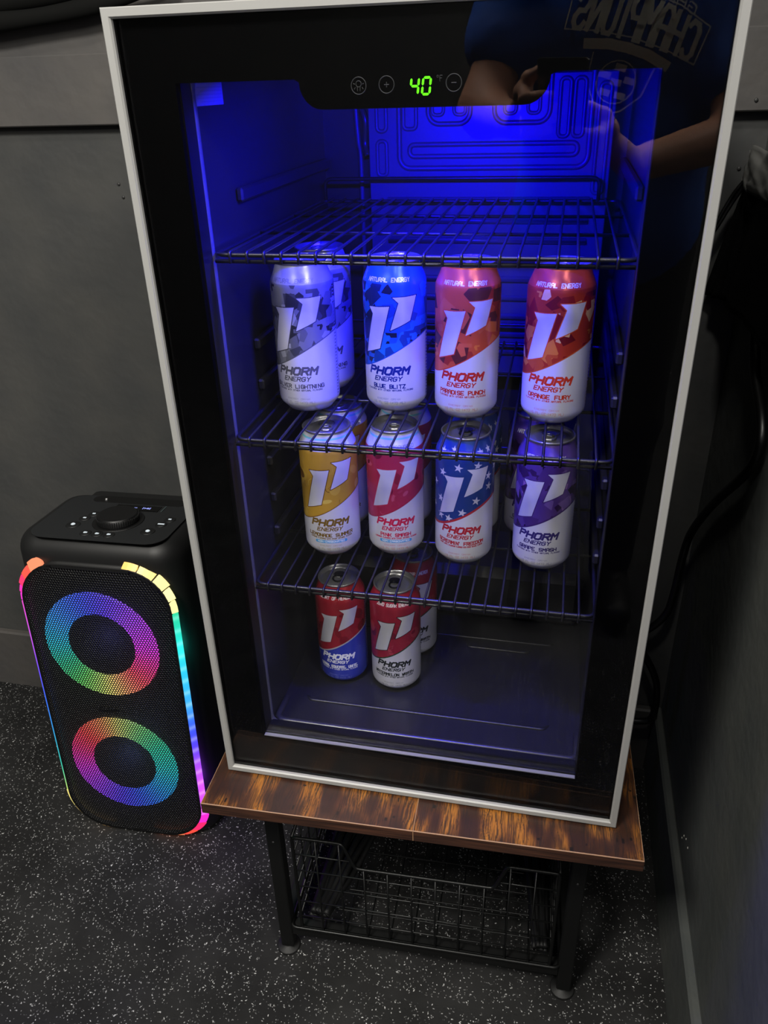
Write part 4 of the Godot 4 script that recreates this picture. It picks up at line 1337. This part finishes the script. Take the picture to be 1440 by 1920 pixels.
func build_corner() -> void:
	var rubber := mat(Color(0.022, 0.022, 0.024), 0.38, 0.0, 0.5)
	var st := st_new(true)
	tube(st, curve(at_t([[0.602, 0.70, -0.30], [0.603, 0.64, -0.322], [0.603, 0.588, -0.335], [0.602, 0.543, -0.347], [0.602, 0.493, -0.342], [0.602, 0.453, -0.303], [0.602, 0.422, -0.235], [0.602, 0.39, -0.218], [0.602, 0.341, -0.258], [0.601, 0.233, -0.385], [0.598, 0.132, -0.478], [0.594, 0.072, -0.49], [0.592, 0.009, -0.493], [0.585, -0.04, -0.496], [0.558, -0.078, -0.497], [0.53, -0.095, -0.497], [0.52, -0.098, -0.497], [0.541, -0.105, -0.497], [0.566, -0.135, -0.496], [0.588, -0.18, -0.492], [0.594, -0.225, -0.488], [0.592, -0.258, -0.488], [0.583, -0.274, -0.49], [0.55, -0.281, -0.492], [0.47, -0.285, -0.492]]), 7), 0.0062, 10)
	tag(obj("power_cord", st, rubber), "thick black power cord snaking down the corner right of the fridge", "cord")
	var pair := thing("cable_pair", "two thin black cables curving from the corner towards the back of the fridge", "cable", Vector3(0.58, T + 0.63, -0.505))
	for k in 2:
		st = st_new(true)
		var o := 0.006 * k
		tube(st, curve([Vector3(0.026, 0.052 - o, 0.11), Vector3(0.022, 0.036 - o, 0.05), Vector3(0.012, 0.019 - o, 0.012), Vector3(0.0 + o * 0.4, 0.0 - o, 0.004), Vector3(-0.009 + o * 0.6, -0.02 - o * 0.4, 0.003), Vector3(-0.022 + o * 0.6, -0.05, 0.003), Vector3(-0.05, -0.1, 0.0)], 7), 0.0026, 8)
		obj("cable", st, rubber, pair)
	# a dark garment hung in the corner: its pale crumpled shoulder and the black cloth below
	var g := thing("hanging_cloth", "black cloth with a crumpled grey top hung in the wall corner right of fridge", "cloth", Vector3(0.6, T + 0.5, -0.5))
	st = st_new(true)
	cloth(st, func(u, v):
		var left := Vector3(lerpf(-0.004, -0.036, v), 0.145 - v * 0.15, -0.014)
		var p: Vector3
		if u < 0.35: p = left.lerp(Vector3(-0.004 - 0.012 * v, left.y, 0.022), u / 0.35)
		else: p = Vector3(-0.004 - 0.012 * v, left.y, 0.022).lerp(Vector3(0.004, left.y, 0.4), (u - 0.35) / 0.65)
		return p + Vector3(-0.0022, 0, 0.0022) * (sin(u * 26.0 + v * 3.0) + 0.6 * sin(u * 47.0)), 40, 16, 0.004)
	obj("drape", st, mat(Color(0.018, 0.018, 0.02), 0.85, 0.0, 0.2), g)
	st = st_new(true)
	var nz := FastNoiseLite.new()
	nz.seed = 4
	nz.frequency = 3.0
	nz.fractal_octaves = 2
	cloth(st, func(u, v):
		var q: Vector3 = Vector3(-0.009, 0.172 - v * 0.045, -0.012).lerp(Vector3(-0.011, 0.185 - v * 0.052, 0.03), minf(u / 0.3, 1.0))
		if u > 0.3: q = q.lerp(Vector3(0.001, 0.185 - v * 0.052, 0.3), (u - 0.3) / 0.7)
		var n: float = nz.get_noise_3d(u * 2.2, v * 0.7, 1.0)
		return q + Vector3(-0.007, 0.004, 0.007) * n + Vector3(-0.004 * sin(v * PI), 0, 0.004 * sin(v * PI)), 44, 14, 0.003)
	obj("crumpled_top", st, mat(Color(0.3, 0.3, 0.29), 0.8), g)
	# dark cloth sagging over the boards at the top left
	var roll := thing("sagging_cloth", "dark cloth bundle sagging over the grey wall boards at top left", "cloth", Vector3(-0.4, T + 0.87, -0.49))
	var cm := mat(Color(0.05, 0.051, 0.048), 0.85, 0.0, 0.25)
	for k in 3:
		st = st_new(true)
		cloth(st, func(u, v):
			var x := lerpf(-0.35, 0.235 - 0.02 * k, u)
			var sag: float = [0.031, 0.026, 0.02][k] * (1.0 - pow(absf(u - [0.5, 0.45, 0.55][k]) * 2.0, 2.0)) + [0.0, -0.017, -0.042][k]
			var a: float = -0.35 + v * (PI + 0.5)
			var rad: float = [0.013, 0.017, 0.03][k] * (0.55 + 0.45 * sin(PI * minf(u * 1.02, 1.0))) * (1.0 + 0.12 * sin(u * 17.0 + k))
			return Vector3(x, 0.012 - sag + cos(a) * rad + 0.008 * u, sin(a) * rad * 0.8 + [0.0, -0.004, -0.008][k]), 34, 10, 0.003)
		obj("fold", st, cm, roll)


# ---------------------------------------------------------------- the photographer, seen mirrored in the door glass
func caps(p: Vector3, b: Array) -> float:
	var ab: Vector3 = b[1] - b[0]
	var t := clampf((p - b[0]).dot(ab) / maxf(ab.length_squared(), 1e-9), 0.0, 1.0)
	return (p - b[0] - ab * t).length() - lerpf(b[2], b[3], t)

func field_at(p: Vector3, bones: Array, k: float) -> float:
	var f := 1e3
	for b in bones:
		var d := caps(p, b)
		var h := maxf(k - absf(f - d), 0.0) / k
		f = minf(f, d) - h * h * k * 0.25
	return f

func skin(st: SurfaceTool, bones: Array, cell: float, k: float) -> void:
	# tapered capsules joined by a smooth minimum, meshed as surface nets
	var lo := Vector3.INF
	var hi := -Vector3.INF
	for b in bones:
		for e in 2:
			var r: float = b[2 + e] + cell * 2.5
			lo = lo.min(b[e] - Vector3.ONE * r)
			hi = hi.max(b[e] + Vector3.ONE * r)
	var n := Vector3i(((hi - lo) / cell).ceil()) + Vector3i.ONE
	var sy := n.x
	var sz := n.x * n.y
	var f := PackedFloat32Array()
	f.resize(sz * n.z)
	f.fill(1e3)
	for b in bones:
		var m: float = maxf(b[2], b[3]) + k + cell * 2.0
		var i0 := Vector3i(((b[0].min(b[1]) - Vector3.ONE * m - lo) / cell).floor()).clamp(Vector3i.ZERO, n - Vector3i.ONE)
		var i1 := Vector3i(((b[0].max(b[1]) + Vector3.ONE * m - lo) / cell).ceil()).clamp(Vector3i.ZERO, n - Vector3i.ONE)
		for z in range(i0.z, i1.z + 1):
			for y in range(i0.y, i1.y + 1):
				for x in range(i0.x, i1.x + 1):
					var d := caps(lo + Vector3(x, y, z) * cell, b)
					if d > k + cell * 2.0: continue
					var id := x + y * sy + z * sz
					var o := f[id]
					var h := maxf(k - absf(o - d), 0.0) / k
					f[id] = minf(o, d) - h * h * k * 0.25
	var vert := {}
	var corners := [0, 1, sy, sy + 1, sz, sz + 1, sz + sy, sz + sy + 1]
	var off := [Vector3(0, 0, 0), Vector3(1, 0, 0), Vector3(0, 1, 0), Vector3(1, 1, 0), Vector3(0, 0, 1), Vector3(1, 0, 1), Vector3(0, 1, 1), Vector3(1, 1, 1)]
	var edges := [[0, 1], [2, 3], [4, 5], [6, 7], [0, 2], [1, 3], [4, 6], [5, 7], [0, 4], [1, 5], [2, 6], [3, 7]]
	for z in n.z - 1:
		for y in n.y - 1:
			for x in n.x - 1:
				var id := x + y * sy + z * sz
				if absf(f[id]) > cell * 2.0: continue
				var neg := 0
				for c in corners:
					if f[id + c] < 0.0: neg += 1
				if neg == 0 or neg == 8: continue
				var s := Vector3.ZERO
				var cnt := 0
				for e in edges:
					var a := f[id + corners[e[0]]]
					var b := f[id + corners[e[1]]]
					if (a < 0.0) != (b < 0.0):
						s += off[e[0]].lerp(off[e[1]], a / (a - b))
						cnt += 1
				vert[id] = lo + (Vector3(x, y, z) + s / cnt) * cell
	for id in vert:
		for ax in 3:
			var d: int = [1, sy, sz][ax]
			var u: int = [sy, sz, 1][ax]
			var w: int = [sz, 1, sy][ax]
			if id - u < 0 or id - w < 0: continue
			var a := f[id]
			var b := f[id + d]
			if (a < 0.0) == (b < 0.0): continue
			if vert.has(id - u) and vert.has(id - w) and vert.has(id - u - w):
				if a < 0.0: quad(st, vert[id], vert[id - u], vert[id - u - w], vert[id - w])
				else: quad(st, vert[id], vert[id - w], vert[id - u - w], vert[id - u])

func grow(bones: Array, d: float) -> Array:
	return bones.map(func(b): return [b[0], b[1], b[2] + d, b[3] + d])

func build_person(cam: Transform3D) -> void:
	var o := thing("person", "person in a blue shirt taking the picture, mirrored in the fridge door glass", "person", Vector3(0.45, 0.0, 1.1))
	var base := Vector3(0.45, 0.0, 1.1)
	var J := func(x: float, y: float, z: float) -> Vector3: return Vector3(x, y, z) - base
	var C := func(x: float, y: float, z: float) -> Vector3: return cam * Vector3(x, y, z) - base
	var rsh: Vector3 = J.call(0.615, 1.365, 1.09)
	var lsh: Vector3 = J.call(0.275, 1.425, 1.09)
	var rel: Vector3 = J.call(0.655, 1.09, 0.95)
	var lel: Vector3 = J.call(0.205, 1.135, 0.95)
	var rwr: Vector3 = C.call(0.078, -0.172, 0.042)
	var lwr: Vector3 = C.call(-0.115, -0.115, 0.06)
	var torso := [
		[J.call(0.385, 0.95, 1.11), J.call(0.505, 0.95, 1.11), 0.115, 0.115], [J.call(0.39, 1.08, 1.10), J.call(0.51, 1.08, 1.10), 0.103, 0.103],
		[J.call(0.39, 0.95, 1.11), J.call(0.39, 1.27, 1.085), 0.105, 0.11], [J.call(0.505, 0.95, 1.11), J.call(0.52, 1.25, 1.085), 0.105, 0.11],
		[J.call(0.385, 1.28, 1.085), J.call(0.53, 1.25, 1.085), 0.115, 0.115], [lsh, J.call(0.44, 1.41, 1.085), 0.062, 0.07], [rsh, J.call(0.46, 1.405, 1.085), 0.062, 0.07]]
	var arms := [[rsh, rel, 0.056, 0.042], [rel, rwr, 0.042, 0.027], [lsh, lel, 0.056, 0.042], [lel, lwr, 0.042, 0.027]]
	var neck := [[J.call(0.45, 1.43, 1.085), J.call(0.448, 1.53, 1.055), 0.06, 0.05]]
	var legs := []
	for s in [-1, 1]:
		var hip: Vector3 = J.call(0.445 + s * 0.085, 0.9, 1.11)
		var kn: Vector3 = J.call(0.445 + s * 0.095, 0.5, 1.085)
		var an: Vector3 = J.call(0.445 + s * 0.1, 0.1, 1.12)
		legs += [[hip, kn, 0.088, 0.058], [kn, an, 0.057, 0.038]]
	var st := st_new(true)
	skin(st, torso + arms + neck + legs, 0.015, 0.035)
	# head: skull, jaw, nose, brow, ears
	var hc: Vector3 = J.call(0.445, 1.615, 1.03)
	var head := [[hc + Vector3(0, 0.02, 0.02), hc + Vector3(0, 0.025, 0.01), 0.078, 0.078], [hc + Vector3(0, 0.0, -0.03), hc + Vector3(0, -0.06, -0.045), 0.062, 0.036], [hc + Vector3(0, -0.075, 0.03), hc + Vector3(0, -0.11, 0.03), 0.05, 0.05],
		[hc + Vector3(0, 0.012, -0.088), hc + Vector3(0, -0.026, -0.108), 0.008, 0.012], [hc + Vector3(-0.03, 0.02, -0.078), hc + Vector3(0.03, 0.02, -0.078), 0.01, 0.01], [hc + Vector3(-0.018, -0.055, -0.078), hc + Vector3(0.018, -0.055, -0.078), 0.008, 0.008],
		[hc + Vector3(-0.079, 0.015, 0.012), hc + Vector3(-0.082, -0.02, 0.008), 0.014, 0.009], [hc + Vector3(0.079, 0.015, 0.012), hc + Vector3(0.082, -0.02, 0.008), 0.014, 0.009]]
	skin(st, head, 0.006, 0.012)
	# hands close round the two sides of the phone
	for s in [1, -1]:
		var wr: Vector3 = rwr if s > 0 else lwr
		var xe := 0.024 if s > 0 else -0.07
		var y0 := -0.112 if s > 0 else -0.055
		var hand := [[wr, C.call(xe + s * 0.022, y0 - 0.012, 0.022), 0.025, 0.022], [C.call(xe + s * 0.02, y0 + 0.018, 0.018), C.call(xe + s * 0.02, y0 - 0.034, 0.022), 0.015, 0.015]]
		for k in 4:
			var y: float = y0 + 0.024 - k * 0.0185
			var ln: float = [0.9, 1.0, 0.95, 0.75][k]
			var p0: Vector3 = C.call(xe + s * 0.016, y, 0.012)
			var p1: Vector3 = C.call(xe + s * 0.008, y + 0.002, -0.012)
			var p2: Vector3 = C.call(xe - s * 0.018 * ln, y + 0.004, -0.0105)
			var p3: Vector3 = C.call(xe - s * 0.036 * ln, y + 0.005, -0.0075)
			hand += [[p0, p1, 0.0095, 0.0088], [p1, p2, 0.0088, 0.008], [p2, p3, 0.008, 0.007]]
		hand += [[C.call(xe + s * 0.022, y0 + 0.012, 0.022), C.call(xe + s * 0.012, y0 + 0.036, 0.025), 0.0115, 0.010], [C.call(xe + s * 0.012, y0 + 0.036, 0.025), C.call(xe - s * 0.012, y0 + 0.052, 0.0205), 0.0098, 0.0085]]
		skin(st, hand, 0.0034, 0.006)
	obj("body", st, mat(Color(0.78, 0.56, 0.45), 0.6), o)
	for s in [-1, 1]:
		st = st_new(true)
		skin(st, [[hc + Vector3(s * 0.029, 0.006, -0.0765), hc + Vector3(s * 0.0295, 0.006, -0.0765), 0.0115, 0.0115]], 0.003, 0.002)
		obj("eye", st, mat(Color(0.2, 0.17, 0.15), 0.2), o)
	st = st_new(true)
	skin(st, [[hc + Vector3(0, 0.045, 0.025), hc + Vector3(0, 0.05, 0.012), 0.083, 0.08], [hc + Vector3(0, -0.03, 0.05), hc + Vector3(0, 0.03, 0.04), 0.06, 0.075]], 0.008, 0.02)
	obj("hair", st, mat(Color(0.1, 0.075, 0.06), 0.7), o)
	var shirt := grow(torso, 0.011) + [[rsh, rsh.lerp(rel, 0.62), 0.07, 0.072], [lsh, lsh.lerp(lel, 0.62), 0.07, 0.072], [J.call(0.39, 0.88, 1.11), J.call(0.505, 0.88, 1.11), 0.125, 0.125]]
	st = st_new(true)
	skin(st, shirt, 0.014, 0.035)
	var sh := obj("shirt", st, mat(Color(0.07, 0.32, 0.72), 0.8), o)
	st = st_new(true)
	skin(st, grow(legs, 0.016) + [[J.call(0.385, 0.9, 1.11), J.call(0.505, 0.9, 1.11), 0.118, 0.118]], 0.015, 0.03)
	obj("trousers", st, mat(Color(0.035, 0.036, 0.042), 0.85), o)
	for s in [-1, 1]:
		st = st_new(true)
		skin(st, [[J.call(0.445 + s * 0.1, 0.062, 1.13), J.call(0.445 + s * 0.1, 0.095, 1.12), 0.045, 0.046], [J.call(0.445 + s * 0.1, 0.045, 1.13), J.call(0.445 + s * 0.112, 0.04, 0.955), 0.045, 0.038]], 0.009, 0.02)
		obj("shoe", st, mat(Color(0.05, 0.05, 0.055), 0.6), o)
	# print on the chest, laid onto the cloth: a word on an outlined panel, a banner, a ball in a shield
	var ink := mat(Color(0.95, 0.95, 0.9), 0.8)
	var ctr := Vector2(0.456, 1.246)
	var rot := -0.27
	var on := func(q: Vector2) -> Vector3:   # q: viewer's right and up, in metres from the middle of the print
		var r := q.rotated(-rot)
		var p := Vector3(ctr.x - r.x, ctr.y + r.y, 0.86) - base
		for i in 40:
			var d := field_at(p, shirt, 0.035)
			if d < 0.0012: break
			p.z += maxf(d * 0.8, 0.0006)
		return p - Vector3(0, 0, 0.0045)
	var ribbon := func(sf: SurfaceTool, pts: Array, w: float) -> void:
		for i in pts.size() - 1:
			var a: Vector2 = pts[i]
			var b: Vector2 = pts[i + 1]
			var nn := (b - a).normalized().orthogonal() * w * 0.5
			var e := (b - a).normalized() * w * 0.4
			var q := [on.call(a - e - nn), on.call(b + e - nn), on.call(b + e + nn), on.call(a - e + nn)]
			quad(sf, q[0], q[3], q[2], q[1])
	var write := func(sf: SurfaceTool, word: String, c: Vector2, w: float, h: float, thick: float, arc: float) -> void:
		var adv := -1.6
		for ch in word: adv += 3.4 if ch in NARROW else 5.6
		var x := 0.0
		for ch in word:
			for part in GLYPH[ch].split("|", false):
				var pl := []
				for pt in part.split(" ", false):
					var gx := float(pt.substr(0, 1).to_int()) - (0.6 if ch in NARROW else 0.0)
					var px := (x + gx) / adv * w - w * 0.5
					var t := px / (w * 0.5)
					pl.append(c + Vector2(px, (float(pt.substr(1, 1).to_int()) - 3.0) / 6.0 * h * (1.0 + 0.25 * (1.0 - t * t)) + arc * (1.0 - t * t)))
				ribbon.call(sf, pl, thick)
			x += 3.4 if ch in NARROW else 5.6
	st = st_new()
	write.call(st, "CHAMPIONS", Vector2(0, 0.012), 0.208, 0.05, 0.0078, 0.012)
	write.call(st, "GARANGA", Vector2(-0.02, 0.056), 0.13, 0.013, 0.0022, 0.012)
	obj("lettering", st, ink, sh)
	st = st_new()
	ribbon.call(st, [Vector2(-0.115, -0.018), Vector2(-0.118, 0.04), Vector2(-0.06, 0.058), Vector2(0.0, 0.064), Vector2(0.06, 0.058), Vector2(0.118, 0.04), Vector2(0.115, -0.018), Vector2(0.06, -0.008), Vector2(0.0, -0.004), Vector2(-0.06, -0.008), Vector2(-0.115, -0.018)], 0.0022)
	ribbon.call(st, [Vector2(-0.055, -0.04), Vector2(-0.05, -0.085), Vector2(-0.025, -0.115), Vector2(0.0, -0.128), Vector2(0.025, -0.115), Vector2(0.05, -0.085), Vector2(0.055, -0.04)], 0.0022)
	ribbon.call(st, [Vector2(-0.07, -0.03), Vector2(-0.035, -0.022), Vector2(0, -0.02), Vector2(0.035, -0.022), Vector2(0.07, -0.03)], 0.016)
	var circ := []
	for i in 21: circ.append(Vector2(0, -0.074) + Vector2.from_angle(TAU * i / 20.0) * 0.034)
	ribbon.call(st, circ, 0.0022)
	for i in 6:
		var c2 := Vector2(0, -0.074) + (Vector2.from_angle(TAU * i / 5.0 + 0.3) * 0.0235 if i < 5 else Vector2.ZERO)
		ribbon.call(st, [c2 - Vector2(0.0055, 0), c2 + Vector2(0.0055, 0)], 0.011)
	obj("emblem", st, ink, sh)
	# the phone, its back towards the fridge, its lens where the picture is taken from
	var ph := thing("phone", "dark phone held up by the person in the blue shirt", "phone", cam.origin)
	ph.basis = cam.basis
	st = st_new()
	box2(st, Vector3(-0.062, -0.138, 0.0045), Vector3(0.014, 0.02, 0.0125), 0.003)
	obj("case", st, mat(Color(0.02, 0.02, 0.022), 0.3), ph)
	for k in 3:
		st = st_new(true)
		tube(st, to3(rrect(0.0, -0.02 * k, 0.013, 0.013, 0.0064, 5), 0.0044), 0.001, 6, true)
		obj("lens_ring", st, mat(Color(0.12, 0.12, 0.13), 0.25, 0.7), ph)
	st = st_new()
	box2(st, Vector3(-0.059, -0.135, 0.0125), Vector3(0.011, 0.017, 0.0128))
	obj("screen", st, glow_mat(Color(0.1, 0.1, 0.14), 0.4), ph)

# ---------------------------------------------------------------- all of it
func build_cans() -> void:
	metal_lid = mat(Color(0.55, 0.55, 0.55), 0.33, 0.75)
	metal_tab = mat(Color(0.6, 0.6, 0.6), 0.35, 0.8)
	dark_tab = mat(Color(0.03, 0.03, 0.033), 0.3, 0.5)
	metal_ring = mat(Color(0.4, 0.4, 0.4), 0.4, 0.7)
	can_mesh = can_shapes()
	var white := c8(190, 190, 195)
	var base := {"style": "camo", "low": white, "mark": white, "neck_ink": c8(215, 215, 220), "top": "NATURAL ENERGY", "pill": false, "band": 0.0012, "dark_tab": false}
	var F := [
		{"called": "silver", "flavour": "SILVER LIGHTNING", "wide": 285, "bg": c8(128, 130, 134), "shapes": [c8(72, 74, 78), c8(168, 170, 174), c8(48, 49, 52), c8(104, 106, 110)], "edge": c8(96, 98, 102), "edge_dark": c8(62, 63, 67), "ink": c8(84, 84, 90), "neck": c8(160, 162, 166), "neck_ink": c8(110, 112, 116)},
		{"called": "blue", "flavour": "BLUE BLITZ", "wide": 175, "bg": c8(24, 92, 186), "shapes": [c8(16, 36, 78), c8(34, 122, 214), c8(14, 26, 52), c8(20, 66, 140)], "edge": c8(22, 80, 170), "edge_dark": c8(16, 34, 74), "ink": c8(24, 40, 112), "neck": c8(28, 96, 196)},
		{"called": "paradise", "flavour": "PARADISE PUNCH", "bg": c8(206, 84, 48), "shapes": [c8(168, 50, 40), c8(232, 122, 54), c8(96, 38, 38), c8(216, 98, 60)], "edge": c8(206, 70, 44), "edge_dark": c8(190, 70, 44), "ink": c8(176, 42, 36), "neck": c8(220, 92, 60)},
		{"called": "orange", "flavour": "ORANGE FURY", "wide": 225, "bg": c8(172, 54, 34), "shapes": [c8(112, 22, 28), c8(222, 126, 52), c8(232, 186, 122), c8(136, 28, 30), c8(196, 84, 40)], "edge": c8(206, 92, 40), "edge_dark": c8(188, 80, 40), "ink": c8(188, 54, 32), "neck": c8(198, 70, 46)},
		{"called": "lemon", "style": "swirl", "flavour": "LEMONADE SUMMER", "wide": 272, "arc": 6.0, "fine": "LEMONADE FLAVORED WITH OTHER NATURAL FLAVORS", "pill": true, "bg": c8(200, 156, 52), "shapes": [c8(162, 116, 38), c8(226, 194, 86), c8(118, 80, 32), c8(214, 174, 66)], "edge": c8(132, 92, 34), "edge_dark": c8(104, 68, 28), "ink": c8(112, 86, 32), "neck": c8(206, 208, 214), "neck_ink": c8(120, 122, 150), "top": "NON CARBONATED"},
		{"called": "pink", "style": "swirl", "flavour": "PINK SMASH", "wide": 180, "fine": "LEMONADE FLAVORED WITH OTHER NATURAL FLAVORS", "pill": true, "bg": c8(184, 42, 76), "shapes": [c8(150, 28, 58), c8(212, 84, 112), c8(122, 18, 48), c8(196, 54, 88)], "edge": c8(168, 30, 66), "edge_dark": c8(172, 34, 68), "ink": c8(186, 28, 66), "neck": c8(206, 208, 214), "neck_ink": c8(120, 122, 150), "top": "NON CARBONATED"},
		{"called": "freedom", "style": "stars", "flavour": "SCREAMIN' FREEDOM", "wide": 270, "arc": 8.0, "fine": "CHERRY LEMON & BLUEBERRY FLAVORED WITH OTHER NATURAL FLAVORS", "bg": c8(30, 62, 128), "shapes": [c8(30, 62, 128)], "edge": c8(186, 44, 54), "edge_dark": c8(24, 50, 106), "band": 0.003, "ink": c8(166, 32, 46), "neck": c8(32, 66, 150), "dark_tab": true},
		{"called": "grape", "flavour": "GRAPE SMASH", "wide": 215, "bg": c8(92, 62, 136), "shapes": [c8(58, 34, 84), c8(122, 92, 162), c8(36, 22, 58), c8(150, 110, 176), c8(80, 50, 120)], "edge": c8(72, 44, 110), "edge_dark": c8(62, 38, 96), "band": 0.002, "ink": c8(52, 42, 98), "neck": c8(92, 66, 150)},
		{"called": "educate", "style": "swirl", "flavour": "LEARN. EDUCATE. UNITE.", "wide": 270, "bg": c8(166, 36, 50), "shapes": [c8(140, 26, 42), c8(184, 58, 56), c8(124, 22, 36), c8(176, 44, 52)], "edge": white, "edge_dark": c8(120, 22, 36), "band": 0.0022, "low": c8(44, 56, 160), "ink": c8(228, 230, 238), "neck": c8(172, 42, 52), "top": "HEART OF HEROES", "dark_tab": true},
		{"called": "water", "style": "swirl", "flavour": "WATERMELON WRATH", "wide": 272, "arc": 4.0, "bg": c8(164, 34, 58), "shapes": [c8(140, 26, 50), c8(186, 60, 76), c8(124, 20, 44), c8(172, 42, 62)], "edge": c8(42, 70, 46), "edge_dark": c8(46, 26, 32), "band": 0.002, "ink": c8(34, 38, 38), "neck": c8(170, 38, 64), "top": "ZERO SUGAR ENERGY", "dark_tab": true}]
	var P := [[0.1058, 0.4553, -0.129, -0.38], [0.2013, 0.4553, -0.1422, -0.25], [0.2785, 0.4553, -0.1328, -0.137], [0.3698, 0.4553, -0.1323, -0.15], [0.1228, 0.2753, -0.1259, -0.09], [0.1981, 0.2753, -0.1395, -0.03], [0.2796, 0.2753, -0.133, -0.10], [0.3696, 0.2753, -0.135, -0.125], [0.1154, 0.0503, -0.1601, -0.25], [0.19, 0.0503, -0.1575, -0.105]]
	var L := ["tall can with grey camouflage print, front left on the middle wire shelf", "tall can with bright blue and navy angular print, second from left on middle shelf",
		"tall can with plain orange-red print and red lettering, third on the middle shelf", "tall can with dark red, orange and tan print at right end of middle shelf",
		"tall can with yellow lemonade print and brown lettering at front left of lower shelf", "tall can with crimson pink print and pink lettering on the lower shelf",
		"tall can with white stars on blue and a red swoosh on the lower shelf", "tall can with purple print at the right end of the lower shelf",
		"tall can with red top and blue lower half on fridge floor, left one", "tall can with red top, green swoosh and black lettering at front of fridge floor"]
	var groups := ["cans on the middle wire shelf", "cans on the lower wire shelf", "cans on the fridge floor"]
	var made := []
	for i in 10:
		var f := base.duplicate()
		f.merge(F[i], true)
		for key in ["bg", "neck", "edge"]: f[key] = Color(f[key].r * 0.88, f[key].g * 0.88, f[key].b * 0.88)
		f.shapes = f.shapes.map(func(q): return Color(q.r * 0.88, q.g * 0.88, q.b * 0.88))
		f.label = L[i]
		f.group = groups[0 if i < 4 else (1 if i < 8 else 2)]
		var p: Array = P[i]
		made.append(make_can(f, Vector3(p[0], T + p[1], p[2]), atan2(0.369 - p[0], 0.665 - p[2]) + p[3] + 0.03))
	can_copy(made[0], Vector3(0.1063, T + 0.4553, -0.1965), 0.25, "second grey can standing right behind the front grey camouflage can", groups[0])
	can_copy(made[4], Vector3(0.1197, T + 0.2753, -0.1935), 0.1, "second yellow can half hidden behind the front yellow lemonade can", groups[1])
	can_copy(made[5], Vector3(0.1965, T + 0.2753, -0.2078), 0.1, "second pink can hidden behind the front crimson pink can", groups[1])
	can_copy(made[6], Vector3(0.2815, T + 0.2753, -0.2012), 0.1, "second starred blue can hidden behind the front can with stars", groups[1])
	can_copy(made[7], Vector3(0.3545, T + 0.2753, -0.203), 0.0, "second purple can just showing left behind the front purple can", groups[1])
	can_copy(made[9], Vector3(0.2, T + 0.0503, -0.233), 0.15, "second red and white can behind the front one on fridge floor", groups[2])

func _ready() -> void:
	rng.seed = 11
	# camera
	var cam := Camera3D.new()
	cam.name = "camera"
	cam.keep_aspect = Camera3D.KEEP_HEIGHT
	cam.fov = 66.03
	cam.near = 0.02
	var cx := Vector3(0.97724225, -0.02756484, -0.21032777)
	var cy := -Vector3(0.07739483, -0.87683905, 0.47451378)
	var cz := -Vector3(-0.19750349, -0.47999319, -0.85475079)
	cam.transform = Transform3D(Basis(cx, cy, cz).orthonormalized(), Vector3(0.36900937, 0.76884214 + T, 0.66469372))
	add_child(cam)
	cam.current = true
	# surroundings and exposure
	var env := Environment.new()
	env.background_mode = Environment.BG_COLOR
	env.background_color = Color(0.0, 0.0, 0.0)
	env.ambient_light_source = Environment.AMBIENT_SOURCE_DISABLED
	env.tonemap_mode = Environment.TONE_MAPPER_LINEAR
	env.tonemap_exposure = 1.0
	env.sdfgi_enabled = true
	env.ssao_enabled = true
	env.ssil_enabled = true
	var we := WorldEnvironment.new()
	we.name = "surroundings"
	we.environment = env
	add_child(we)
	# lamps of the room: the first inferred, the other three added as fill
	ceiling_panel(Vector3(-0.38, 2.42, 1.2), Vector2(0.5, 0.5), 6.5, "square white ceiling light panel left of the camera")
	ceiling_panel(Vector3(0.95, 2.42, 2.65), Vector2(0.6, 0.6), 5.0, "added fill light panel on the ceiling behind the camera")  # unseen panel, set here as fill for the nook right of the fridge
	ceiling_panel(Vector3(1.6, 2.42, 1.6), Vector2(0.6, 0.6), 5.0, "added fill light panel on the ceiling right of the camera")  # unseen panel added to light the side wall for bounce
	ceiling_panel(Vector3(0.36, 2.42, 0.5), Vector2(0.18, 0.18), 1.0, "small added fill light above the fridge corner")  # no known source; added to lift the dark corner and its cords
	blue_energy = 1.45
	# shared materials
	steel = mat(Color(0.6, 0.598, 0.59), 0.5, 0.15, 0.5)
	black_gloss = mat(Color(0.006, 0.006, 0.008), 0.5, 0.0, 0.1)
	glass = mat(Color(0, 0, 0, 0.01), 0.0)
	glass.metallic_specular = 0.33
	glass.transparency = BaseMaterial3D.TRANSPARENCY_ALPHA
	build_room()
	build_fridge()
	build_stand()
	build_speaker()
	build_basket()
	build_cans()
	build_corner()
	build_person(cam.transform)
